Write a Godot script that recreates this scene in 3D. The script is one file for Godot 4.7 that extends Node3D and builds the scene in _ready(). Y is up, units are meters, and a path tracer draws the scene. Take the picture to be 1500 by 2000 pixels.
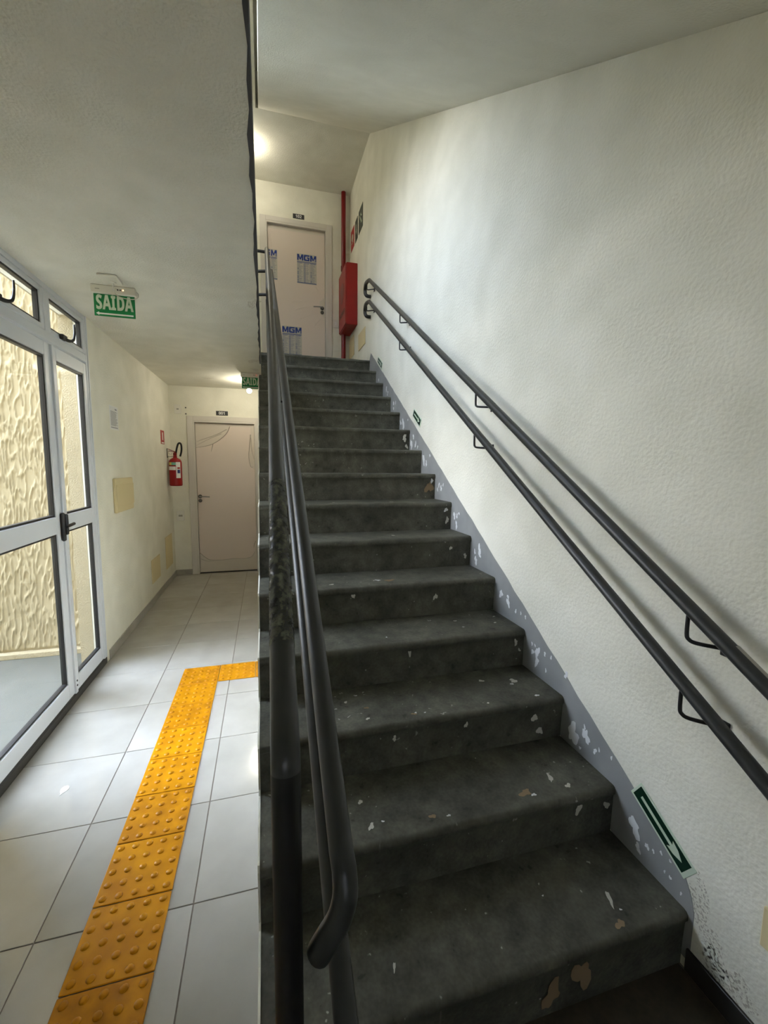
extends Node3D
# Coordinates: x to the right, y up, depth d runs away from the camera (z = -d). Units are metres.

# ---- layout -------------------------------------------------------------
const WALL_R := 1.196          # face of the right wall
const WALL_L := -1.174         # face of the left corridor wall
const BACK := 6.134            # face of the far wall
const STAIR_L := -0.035        # left flank of the stairs
const RISE := 0.1802
const GOING := 0.2904
const D1 := 0.8341             # depth of the first riser
const CEIL := 2.498            # corridor ceiling
const UP := 2.703              # upper floor level
const UPCEIL := 5.15
const SLAB_X := -0.016         # edge of the corridor slab

var M := {}
var taken := {}
var rng := RandomNumberGenerator.new()

# ---- helpers ------------------------------------------------------------
func P(x: float, y: float, d: float) -> Vector3:
	return Vector3(x, y, -d)

func nose(d: float) -> float:
	return RISE + (d - D1) * RISE / GOING

func mb() -> SurfaceTool:
	var st := SurfaceTool.new()
	st.begin(Mesh.PRIMITIVE_TRIANGLES)
	return st

func tri(st: SurfaceTool, a: Vector3, b: Vector3, c: Vector3, n: Vector3) -> void:
	if (b - a).cross(c - a).dot(n) > 0.0:
		var t := b
		b = c
		c = t
	for v in [a, b, c]:
		st.set_normal(n)
		st.add_vertex(v)

func quad(st: SurfaceTool, a: Vector3, b: Vector3, c: Vector3, d: Vector3, n: Vector3) -> void:
	tri(st, a, b, c, n)
	tri(st, a, c, d, n)

# box between two corners given as (x, y, depth), with chamfered edges if ch > 0
func box(st: SurfaceTool, x0: float, x1: float, y0: float, y1: float, d0: float, d1: float, ch := 0.0) -> void:
	var lo := Vector3(minf(x0, x1), minf(y0, y1), minf(-d0, -d1))
	var hi := Vector3(maxf(x0, x1), maxf(y0, y1), maxf(-d0, -d1))
	hexa(st, lo, hi, ch, Transform3D())

func hexa(st: SurfaceTool, lo: Vector3, hi: Vector3, ch: float, t: Transform3D) -> void:
	var c := (lo + hi) * 0.5
	var h := (hi - lo) * 0.5
	ch = minf(ch, minf(h.x, minf(h.y, h.z)) * 0.9)
	for ax in 3:
		var bx := (ax + 1) % 3
		var cx := (ax + 2) % 3
		for s in [-1.0, 1.0]:
			var pts := []
			for k in [[-1, -1], [1, -1], [1, 1], [-1, 1]]:
				var v := Vector3()
				v[ax] = s * h[ax]
				v[bx] = k[0] * (h[bx] - ch)
				v[cx] = k[1] * (h[cx] - ch)
				pts.append(t * (c + v))
			var n := Vector3()
			n[ax] = s
			n = t.basis * n
			quad(st, pts[0], pts[1], pts[2], pts[3], n)
	if ch <= 0.0:
		return
	for ax in 3:
		var bx := (ax + 1) % 3
		var cx := (ax + 2) % 3
		for sb in [-1.0, 1.0]:
			for sc in [-1.0, 1.0]:
				var pts := []
				for k in [[-1, 0], [1, 0], [1, 1], [-1, 1]]:
					var v := Vector3()
					v[ax] = k[0] * (h[ax] - ch)
					v[bx] = sb * (h[bx] - (ch if k[1] == 0 else 0.0))
					v[cx] = sc * (h[cx] - (0.0 if k[1] == 0 else ch))
					pts.append(t * (c + v))
				var n := Vector3()
				n[bx] = sb
				n[cx] = sc
				n = (t.basis * n).normalized()
				quad(st, pts[0], pts[1], pts[2], pts[3], n)
	for sx in [-1.0, 1.0]:
		for sy in [-1.0, 1.0]:
			for sz in [-1.0, 1.0]:
				var s := Vector3(sx, sy, sz)
				var k := s * h
				var a := t * (c + k - Vector3(0, sy, sz) * ch)
				var b := t * (c + k - Vector3(sx, 0, sz) * ch)
				var e := t * (c + k - Vector3(sx, sy, 0) * ch)
				tri(st, a, b, e, (t.basis * s).normalized())

# a bar of rectangular section from a to b (world points)
func bar(st: SurfaceTool, a: Vector3, b: Vector3, w: float, h: float, up := Vector3.UP) -> void:
	var z := (b - a).normalized()
	var x := up.cross(z).normalized()
	var y := z.cross(x)
	var t := Transform3D(Basis(x, y, z), (a + b) * 0.5)
	var l := (b - a).length() * 0.5
	hexa(st, Vector3(-w / 2, -h / 2, -l), Vector3(w / 2, h / 2, l), minf(w, h) * 0.15, t)

func tube(st: SurfaceTool, pts: Array, r: float, sides := 14, r_end := -1.0, caps := true) -> void:
	var n := pts.size()
	var rings := []
	var tans := []
	for i in n:
		var t: Vector3
		if i == 0:
			t = pts[1] - pts[0]
		elif i == n - 1:
			t = pts[n - 1] - pts[n - 2]
		else:
			t = (pts[i + 1] - pts[i]).normalized() + (pts[i] - pts[i - 1]).normalized()
		tans.append(t.normalized())
	var u: Vector3 = tans[0].cross(Vector3(0.13, 0.31, 0.94)).normalized()
	for i in n:
		u = (u - tans[i] * u.dot(tans[i])).normalized()
		var w: Vector3 = tans[i].cross(u)
		var rr := r if r_end < 0.0 else lerpf(r, r_end, float(i) / (n - 1))
		var ring := []
		for k in sides + 1:
			var a := TAU * k / sides
			var dir := u * cos(a) + w * sin(a)
			ring.append([pts[i] + dir * rr, dir])
		rings.append(ring)
	for i in n - 1:
		for k in sides:
			var q := [rings[i][k], rings[i][k + 1], rings[i + 1][k + 1], rings[i + 1][k]]
			for f in [[0, 1, 2], [0, 2, 3]]:
				var order: Array = f
				var a: Vector3 = q[f[0]][0]
				var b: Vector3 = q[f[1]][0]
				var c: Vector3 = q[f[2]][0]
				if (b - a).cross(c - a).dot(q[f[0]][1]) > 0.0:
					order = [f[0], f[2], f[1]]
				for j in order:
					st.set_normal(q[j][1])
					st.add_vertex(q[j][0])
	if caps:
		for e in [0, n - 1]:
			var nn: Vector3 = tans[e] * (-1.0 if e == 0 else 1.0)
			for k in sides:
				tri(st, pts[e], rings[e][k][0], rings[e][k + 1][0], nn)

# smooth curve through points
func curve(pts: Array, steps := 6) -> Array:
	var out := []
	var n := pts.size()
	for i in n - 1:
		var p0: Vector3 = pts[maxi(i - 1, 0)]
		var p1: Vector3 = pts[i]
		var p2: Vector3 = pts[i + 1]
		var p3: Vector3 = pts[mini(i + 2, n - 1)]
		for s in steps:
			out.append(p1.cubic_interpolate(p2, p0, p3, float(s) / steps))
	out.append(pts[n - 1])
	return out

# lathe: profile of (radius, height) about the y axis, at origin o
func lathe(st: SurfaceTool, prof: Array, o: Vector3, sides := 24, basis := Basis()) -> void:
	var n := prof.size()
	for i in n - 1:
		var a: Vector2 = prof[i]
		var b: Vector2 = prof[i + 1]
		var t := (b - a)
		var nn := Vector2(t.y, -t.x).normalized()
		for k in sides:
			var p := []
			var ns := []
			for kk in [k, k + 1]:
				var an: float = TAU * kk / sides
				var dir := Vector3(cos(an), 0, sin(an))
				p.append(o + basis * (dir * a.x + Vector3.UP * a.y))
				p.append(o + basis * (dir * b.x + Vector3.UP * b.y))
				ns.append(basis * (dir * nn.x + Vector3.UP * nn.y).normalized())
			for f in [[0, 1, 3, 0, 0, 1], [0, 3, 2, 0, 1, 1]]:
				var v := [p[f[0]], p[f[1]], p[f[2]]]
				if v[0].is_equal_approx(v[1]) or v[1].is_equal_approx(v[2]) or v[0].is_equal_approx(v[2]):
					continue
				var m := [ns[f[3]], ns[f[4]], ns[f[5]]]
				if (v[1] - v[0]).cross(v[2] - v[0]).dot(m[0]) > 0.0:
					v = [v[0], v[2], v[1]]
					m = [m[0], m[2], m[1]]
				for j in 3:
					st.set_normal(m[j])
					st.add_vertex(v[j])

# flat shape of a 2D outline, thickened: origin o, axes ex and ey, normal en
func plate(st: SurfaceTool, poly: PackedVector2Array, o: Vector3, ex: Vector3, ey: Vector3, en: Vector3, th: float) -> void:
	var idx := Geometry2D.triangulate_polygon(poly)
	for i in range(0, idx.size(), 3):
		var q := []
		for j in 3:
			var p: Vector2 = poly[idx[i + j]]
			q.append(o + ex * p.x + ey * p.y)
		tri(st, q[0] + en * th, q[1] + en * th, q[2] + en * th, en)
		tri(st, q[0], q[1], q[2], -en)
	var n := poly.size()
	var cw := Geometry2D.is_polygon_clockwise(poly)
	for i in n:
		var a: Vector2 = poly[i]
		var b: Vector2 = poly[(i + 1) % n]
		var e := (b - a).normalized()
		var no := Vector2(-e.y, e.x) if cw else Vector2(e.y, -e.x)
		var pa := o + ex * a.x + ey * a.y
		var pb := o + ex * b.x + ey * b.y
		quad(st, pa, pb, pb + en * th, pa + en * th, ex * no.x + ey * no.y)

# prism whose outline is given in (depth, height), between two x
func prism_x(st: SurfaceTool, poly: Array, x0: float, x1: float) -> void:
	plate(st, PackedVector2Array(poly), Vector3(x0, 0, 0), Vector3(0, 0, -1), Vector3.UP, Vector3(signf(x1 - x0), 0, 0), absf(x1 - x0))

func blob(s: float, k := 9, long := 1.0, turn := 0.0) -> PackedVector2Array:
	var p := PackedVector2Array()
	var ph := [rng.randf() * TAU, rng.randf() * TAU, rng.randf() * TAU]
	for i in k * 2:
		var a := TAU * i / (k * 2)
		var r := s * 0.5 * (0.72 + 0.2 * sin(2.0 * a + ph[0]) + 0.14 * sin(3.0 * a + ph[1]) + 0.10 * sin(5.0 * a + ph[2])) * rng.randf_range(0.86, 1.12)
		p.append((Vector2(cos(a), sin(a)) * r * Vector2(1.0, long)).rotated(turn))
	return p

func obj(called: String, st: SurfaceTool, m: Material, parent: Node = null) -> MeshInstance3D:
	var o := MeshInstance3D.new()
	o.mesh = st.commit()
	o.mesh.surface_set_material(0, m)
	o.cast_shadow = GeometryInstance3D.SHADOW_CASTING_SETTING_ON
	return put(o, called, parent)

func put(o: Node3D, called: String, parent: Node = null):
	if parent == null:
		o.name = numbered(called)
		add_child(o)
	else:
		o.name = called
		parent.add_child(o, true)
	return o

func numbered(called: String) -> String:
	if not taken.has(called):
		taken[called] = 0
		return called
	taken[called] += 1
	return "%s_%03d" % [called, taken[called]]

func tag(o: Node, label: String, category: String, group := "", kind := ""):
	o.set_meta("label", label)
	o.set_meta("category", category)
	if group:
		o.set_meta("group", group)
	if kind:
		o.set_meta("kind", kind)
	return o

func thing(called: String, label: String, category: String, at := Vector3.ZERO, group := "", kind := "") -> Node3D:
	var o := Node3D.new()
	put(o, called)
	o.position = at
	return tag(o, label, category, group, kind)

func text(parent: Node, called: String, words: String, height: float, at: Vector3, m: Material, basis := Basis(), squeeze := 1.0, bold := 0.0, depth := 0.0008) -> MeshInstance3D:
	var f := SystemFont.new()
	f.font_names = PackedStringArray(["Droid Sans"])
	f.font_weight = 700
	var v := FontVariation.new()
	v.base_font = f
	v.variation_embolden = bold
	var t := TextMesh.new()
	t.font = v
	t.text = words
	t.font_size = 64
	t.pixel_size = height / 46.0
	t.depth = depth
	t.curve_step = 2.0
	t.material = m
	var o := MeshInstance3D.new()
	o.mesh = t
	o.transform = Transform3D(basis * Basis.from_scale(Vector3(squeeze, 1, 1)), at)
	return put(o, called, parent)

# ---- materials ----------------------------------------------------------
func mat(c: Color, rough := 0.8, metal := 0.0) -> StandardMaterial3D:
	var m := StandardMaterial3D.new()
	m.albedo_color = c
	m.roughness = rough
	m.metallic = metal
	return m

func noise_tex(freq: float, a: Color, b: Color, octaves := 4, size := 512, sd := 1, type := FastNoiseLite.TYPE_SIMPLEX_SMOOTH) -> NoiseTexture2D:
	var n := FastNoiseLite.new()
	n.seed = sd
	n.noise_type = type
	n.frequency = freq
	n.fractal_octaves = octaves
	var t := NoiseTexture2D.new()
	t.width = size
	t.height = size
	t.seamless = true
	t.noise = n
	var g := Gradient.new()
	g.set_color(0, a)
	g.set_color(1, b)
	t.color_ramp = g
	return t

func tri_mat(m: StandardMaterial3D, tex: Texture2D, scale: float) -> StandardMaterial3D:
	m.albedo_texture = tex
	m.uv1_triplanar = true
	m.uv1_world_triplanar = true
	m.uv1_scale = Vector3.ONE * scale
	return m

func relief(m: StandardMaterial3D, tex: Texture2D, cm: float) -> StandardMaterial3D:
	m.heightmap_enabled = true
	m.heightmap_texture = tex
	m.heightmap_scale = cm
	return m

# worn floor paint: dark grey, scuffed, speckled with pale splashes of wall paint
func worn_paint() -> ImageTexture:
	var size := 1024
	var arr := []
	for spec in [[0.004, 5, 3], [0.02, 4, 9], [0.035, 3, 21], [0.10, 2, 33]]:
		var n := FastNoiseLite.new()
		n.noise_type = FastNoiseLite.TYPE_SIMPLEX_SMOOTH
		n.frequency = spec[0]
		n.fractal_octaves = spec[1]
		n.seed = spec[2]
		arr.append(n.get_seamless_image(size, size).get_data())
	var big: PackedByteArray = arr[0]
	var mid: PackedByteArray = arr[1]
	var fleck: PackedByteArray = arr[2]
	var fine: PackedByteArray = arr[3]
	var out := PackedByteArray()
	out.resize(size * size * 3)
	var o := 0
	for i in size * size:
		var b := big[i] / 255.0
		var v := 0.86 + 0.36 * (b - 0.5) + 0.30 * (mid[i] / 255.0 - 0.5) + 0.16 * (fine[i] / 255.0 - 0.5)
		var r := 103.0 * v
		var g := 102.0 * v
		var bl := 90.0 * v
		var fl := fleck[i] + 0.25 * (big[i] - 128) + 0.12 * (fine[i] - 128)
		if fl > 236:
			r = 176
			g = 174
			bl = 164
		elif fl > 229:
			r = lerpf(r, 140, 0.5)
			g = lerpf(g, 138, 0.5)
			bl = lerpf(bl, 128, 0.5)
		elif mid[i] < 34:
			r *= 0.8
			g *= 0.8
			bl *= 0.78
		out[o] = int(clampf(r, 0, 255))
		out[o + 1] = int(clampf(g, 0, 255))
		out[o + 2] = int(clampf(bl, 0, 255))
		o += 3
	return ImageTexture.create_from_image(Image.create_from_data(size, size, false, Image.FORMAT_RGB8, out))

func fill_poly(im: Image, poly: Array, c: Color) -> void:
	var pv := PackedVector2Array(poly)
	var lo := pv[0]
	var hi := pv[0]
	for p in pv:
		lo = lo.min(p)
		hi = hi.max(p)
	for y in range(maxi(0, int(lo.y)), mini(im.get_height(), int(hi.y) + 1)):
		for x in range(maxi(0, int(lo.x)), mini(im.get_width(), int(hi.x) + 1)):
			if Geometry2D.is_point_in_polygon(Vector2(x + 0.5, y + 0.5), pv):
				im.set_pixel(x, y, c)

# the print on the protective film of the upper door
func film_print() -> ImageTexture:
	var im := Image.create(300, 440, false, Image.FORMAT_RGB8)
	im.fill(Color8(196, 191, 178))
	var blue := Color8(30, 58, 140)
	var grey := Color8(96, 104, 140)
	for k in 2:
		var x := 4.0 + k * 198.0
		fill_poly(im, [Vector2(x, 10), Vector2(x + 28, 10), Vector2(x + 47, 62), Vector2(x + 66, 10), Vector2(x + 94, 10), Vector2(x + 94, 98), Vector2(x + 70, 98), Vector2(x + 70, 52), Vector2(x + 56, 88), Vector2(x + 38, 88), Vector2(x + 24, 52), Vector2(x + 24, 98), Vector2(x, 98)], blue)
	fill_poly(im, [Vector2(116, 10), Vector2(192, 10), Vector2(192, 32), Vector2(138, 32), Vector2(130, 40), Vector2(130, 70), Vector2(136, 76), Vector2(170, 76), Vector2(170, 62), Vector2(150, 62), Vector2(150, 44), Vector2(192, 44), Vector2(192, 98), Vector2(116, 98), Vector2(104, 86), Vector2(104, 22)], blue)
	for i in 4:
		im.fill_rect(Rect2i(258 - i * 4, 60 + i * 10, 8, 5), Color8(196, 191, 178))
		im.fill_rect(Rect2i(268, 58 + i * 10, 24, 4), Color8(196, 191, 178))
	im.fill_rect(Rect2i(4, 108, 292, 5), grey)
	im.fill_rect(Rect2i(4, 118, 292, 8), blue)
	var r := RandomNumberGenerator.new()
	r.seed = 5
	for c in 3:
		var x0 := 6 + c * 100
		im.fill_rect(Rect2i(x0, 134, 78, 6), blue)
		var y := 148
		while y < 410:
			if c == 1 or (y > 200 and r.randf() < 0.45):
				var h := r.randi_range(14, 26)
				im.fill_rect(Rect2i(x0, y, 24, h), grey)
				im.fill_rect(Rect2i(x0 + 5, y + 4, 14, h - 8), Color8(170, 170, 172))
				for k in 3:
					im.fill_rect(Rect2i(x0 + 30, y + 2 + k * 7, r.randi_range(24, 56), 2), grey)
				y += h + 5
			else:
				im.fill_rect(Rect2i(x0, y, r.randi_range(40, 86), 2), grey)
				y += 7
		if c < 2:
			im.fill_rect(Rect2i(x0 + 92, 132, 2, 284), grey)
	im.fill_rect(Rect2i(4, 418, 292, 14), grey)
	return ImageTexture.create_from_image(im)

# the printed sheet on the corridor wall
func notice_print() -> ImageTexture:
	var im := Image.create(150, 200, false, Image.FORMAT_RGB8)
	im.fill(Color8(226, 226, 222))
	var r := RandomNumberGenerator.new()
	r.seed = 8
	im.fill_rect(Rect2i(96, 14, 36, 12), Color8(120, 122, 128))
	var y := 40
	while y < 170:
		im.fill_rect(Rect2i(14, y, r.randi_range(90, 124), 3), Color8(120, 122, 126))
		y += 7
	im.fill_rect(Rect2i(14, 182, 122, 6), Color8(110, 112, 118))
	return ImageTexture.create_from_image(im)

# a flat print: origin is the lower left corner, ex and ey its sides
func print_quad(st: SurfaceTool, o: Vector3, ex: Vector3, ey: Vector3, u0 := 0.0, u1 := 1.0, v0 := 0.0, v1 := 1.0) -> void:
	var n := ex.cross(ey).normalized()
	var vs := [[o, Vector2(u0, v1)], [o + ey, Vector2(u0, v0)], [o + ex + ey, Vector2(u1, v0)], [o + ex, Vector2(u1, v1)]]
	for i in [0, 1, 2, 0, 2, 3]:
		st.set_normal(n)
		st.set_uv(vs[i][1])
		st.add_vertex(vs[i][0])

func make_materials() -> void:
	var bump := noise_tex(0.075, Color.BLACK, Color.WHITE, 4, 1024, 4)
	var paint := noise_tex(0.006, Color(0.94, 0.94, 0.93), Color(1, 1, 1), 4, 512, 7)
	M.wall = relief(tri_mat(mat(Color8(243, 240, 225), 0.75), paint, 0.7), bump, 0.2)
	M.ceiling = relief(tri_mat(mat(Color8(236, 234, 221), 0.85), paint, 0.9), bump, 0.22)
	M.step = relief(tri_mat(mat(Color(1, 1, 1), 0.55), worn_paint(), 0.62), bump, 0.12)
	M.step.metallic_specular = 0.4
	M.apron = tri_mat(mat(Color8(196, 176, 160), 0.6), M.step.albedo_texture, 0.5)
	M.skirt = tri_mat(mat(Color8(158, 158, 155), 0.6), noise_tex(0.01, Color(0.85, 0.86, 0.87), Color(1, 1, 1), 4, 256, 11), 1.1)
	M.chip = mat(Color8(206, 203, 192), 0.8)
	M.chip_white = mat(Color8(225, 226, 226), 0.8)
	M.chip_tan = mat(Color8(146, 124, 96), 0.85)
	M.edge_paint = mat(Color8(74, 75, 78), 0.7)
	var rail_tex := noise_tex(0.02, Color(0.72, 0.74, 0.72), Color(1, 1, 1), 4, 256, 13)
	M.rail = tri_mat(mat(Color8(62, 63, 63), 0.4), rail_tex, 2.0)
	M.rail_dark = tri_mat(mat(Color8(24, 24, 25), 0.5), rail_tex, 2.0)
	var flake := noise_tex(0.022, Color(0, 0, 0, 0), Color(1, 1, 1, 1), 4, 512, 17)
	flake.color_ramp.offsets = PackedFloat32Array([0.0, 0.34, 0.35, 0.53, 0.54, 1.0])
	flake.color_ramp.colors = PackedColorArray([Color(0.1, 0.1, 0.09, 1), Color(0.12, 0.12, 0.1, 1), Color(0.2, 0.2, 0.18, 0), Color(0.3, 0.3, 0.28, 0), Color(0.36, 0.37, 0.31, 1), Color(0.60, 0.61, 0.54, 1)])
	M.rust = tri_mat(mat(Color(1, 1, 1), 0.8), flake, 4.0)
	M.rust.transparency = BaseMaterial3D.TRANSPARENCY_ALPHA_SCISSOR
	M.rust.alpha_scissor_threshold = 0.5
	M.tiles = []
	for k in 4:
		var g: float = [178, 182, 174, 180][k]
		var m := tri_mat(mat(Color8(int(g), int(g - 4), int(g - 12)), [0.10, 0.14, 0.12, 0.11][k]), noise_tex(0.006, Color(0.92, 0.92, 0.91), Color(1, 1, 1), 5, 512, 40 + k), 0.9)
		M.tiles.append(m)
	M.grout = mat(Color8(122, 112, 104), 0.9)
	M.base = tri_mat(mat(Color8(176, 170, 158), 0.35), noise_tex(0.01, Color(0.85, 0.85, 0.84), Color(1, 1, 1), 4, 256, 51), 1.3)
	M.tactile = tri_mat(mat(Color8(214, 146, 0), 0.38), noise_tex(0.012, Color(0.84, 0.80, 0.72), Color(1, 1, 1), 4, 512, 61), 1.2)
	M.tactile_worn = tri_mat(mat(Color8(208, 140, 0), 0.4), noise_tex(0.015, Color(0.80, 0.76, 0.7), Color(1, 1, 1), 4, 512, 62), 1.4)
	M.tactile.metallic_specular = 0.35
	M.tactile_worn.metallic_specular = 0.35
	M.alu = mat(Color8(218, 222, 226), 0.35)
	M.black = mat(Color8(24, 24, 26), 0.45)
	M.sill = mat(Color8(52, 50, 46), 0.4)
	M.glass = mat(Color(0.93, 0.98, 0.96, 0.06), 0.02)
	M.glass.transparency = BaseMaterial3D.TRANSPARENCY_ALPHA
	M.stucco = mat(Color8(164, 151, 119), 0.9)
	M.stucco_plain = relief(tri_mat(mat(Color8(166, 153, 122), 0.9), paint, 1.0), bump, 0.4)
	M.paving = tri_mat(mat(Color8(84, 83, 75), 0.85), noise_tex(0.01, Color(0.86, 0.88, 0.85), Color(1, 1, 1), 5, 512, 71), 0.6)
	M.door = mat(Color8(216, 206, 192), 0.5)
	M.frame = mat(Color8(214, 208, 198), 0.5)
	M.film = mat(Color8(226, 211, 199), 0.3)
	M.film_edge = mat(Color8(170, 158, 144), 0.4)
	M.metal = mat(Color8(150, 148, 144), 0.3, 0.9)
	M.metal_dark = mat(Color8(96, 92, 86), 0.35, 0.8)
	M.red = mat(Color8(152, 6, 12), 0.35)
	M.red_pipe = mat(Color8(122, 8, 12), 0.3)
	M.red_sign = mat(Color8(172, 44, 42), 0.5)
	M.plate_dark = mat(Color8(62, 62, 64), 0.4)
	M.white = mat(Color8(236, 236, 232), 0.5)
	M.switch = mat(Color8(228, 225, 215), 0.4)
	M.beige = mat(Color8(222, 206, 160), 0.55)
	M.green = mat(Color8(0, 128, 66), 0.35)
	M.green_dark = mat(Color8(10, 46, 30), 0.3)
	M.glow_white = mat(Color8(206, 220, 196), 0.45)
	M.sign_case = mat(Color8(226, 222, 208), 0.4)
	M.cable = mat(Color8(214, 208, 196), 0.5)
	M.blue = mat(Color8(44, 62, 130), 0.5)
	M.label_yellow = mat(Color8(222, 216, 120), 0.5)
	M.label_teal = mat(Color8(120, 190, 170), 0.5)
	M.print = mat(Color(1, 1, 1), 0.35)
	M.print.albedo_texture = film_print()
	M.notice = mat(Color(1, 1, 1), 0.6)
	M.notice.albedo_texture = notice_print()
	M.led = mat(Color8(255, 214, 150), 0.4)
	M.led.emission_enabled = true
	M.led.emission = Color8(255, 200, 130)
	M.led.emission_energy_multiplier = 2.0
	M.led_red = mat(Color8(255, 90, 70), 0.4)
	M.led_red.emission_enabled = true
	M.led_red.emission = Color8(255, 80, 60)
	M.led_red.emission_energy_multiplier = 2.0
	M.bulb = mat(Color8(255, 252, 244), 0.3)
	M.bulb.emission_enabled = true
	M.bulb.emission = Color8(255, 250, 238)
	M.bulb.emission_energy_multiplier = 6.0
	var grime := noise_tex(0.07, Color(0, 0, 0, 0), Color(1, 1, 1, 1), 5, 512, 23)
	grime.color_ramp.offsets = PackedFloat32Array([0.0, 0.55, 0.56, 1.0])
	grime.color_ramp.colors = PackedColorArray([Color(1, 1, 1, 0), Color(1, 1, 1, 0), Color(1, 1, 1, 1), Color(0.85, 0.84, 0.8, 1)])
	M.grime = tri_mat(mat(Color8(200, 194, 178), 0.9), grime, 2.6)
	M.grime.transparency = BaseMaterial3D.TRANSPARENCY_ALPHA_SCISSOR
	M.grime.alpha_scissor_threshold = 0.5
	M.stain = mat(Color8(168, 164, 152), 0.9)

# ---- camera, sky and sun ------------------------------------------------
func make_view() -> void:
	var cam := Camera3D.new()
	cam.fov = 100.79
	cam.near = 0.02
	cam.transform = Transform3D(Basis(Vector3.UP, -0.2747) * Basis(Vector3.RIGHT, -0.1098) * Basis(Vector3.BACK, 0.0104), Vector3(0, 1.5014, 0))
	add_child(cam)
	cam.current = true

	var env := Environment.new()
	env.background_mode = Environment.BG_SKY
	var sky := Sky.new()
	var sm := ProceduralSkyMaterial.new()
	sm.sky_top_color = Color(0.75, 0.81, 0.90)
	sm.sky_horizon_color = Color(0.964, 0.957, 0.942)
	sm.ground_bottom_color = Color(0.45, 0.44, 0.40)
	sm.ground_horizon_color = Color(0.62, 0.62, 0.58)
	sm.sun_angle_max = 2.0
	sky.sky_material = sm
	env.sky = sky
	env.background_energy_multiplier = 15.0
	env.tonemap_mode = Environment.TONE_MAPPER_LINEAR
	env.tonemap_exposure = 1.95
	env.sdfgi_enabled = true
	env.ssao_enabled = true
	env.ssil_enabled = true
	var we := WorldEnvironment.new()
	we.environment = env
	add_child(we)

	# the sun stands high behind the viewer and strikes the courtyard wall outside the glass door
	var sun := DirectionalLight3D.new()
	sun.light_energy = 1.7
	sun.light_color = Color(1.0, 0.95, 0.84)
	sun.light_angular_distance = 0.6
	sun.shadow_enabled = true
	add_child(sun)
	sun.look_at_from_position(Vector3(0, 10, 0), Vector3(0, 10, 0) + Vector3(-0.12, -0.87, -0.48), Vector3.FORWARD)

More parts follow.
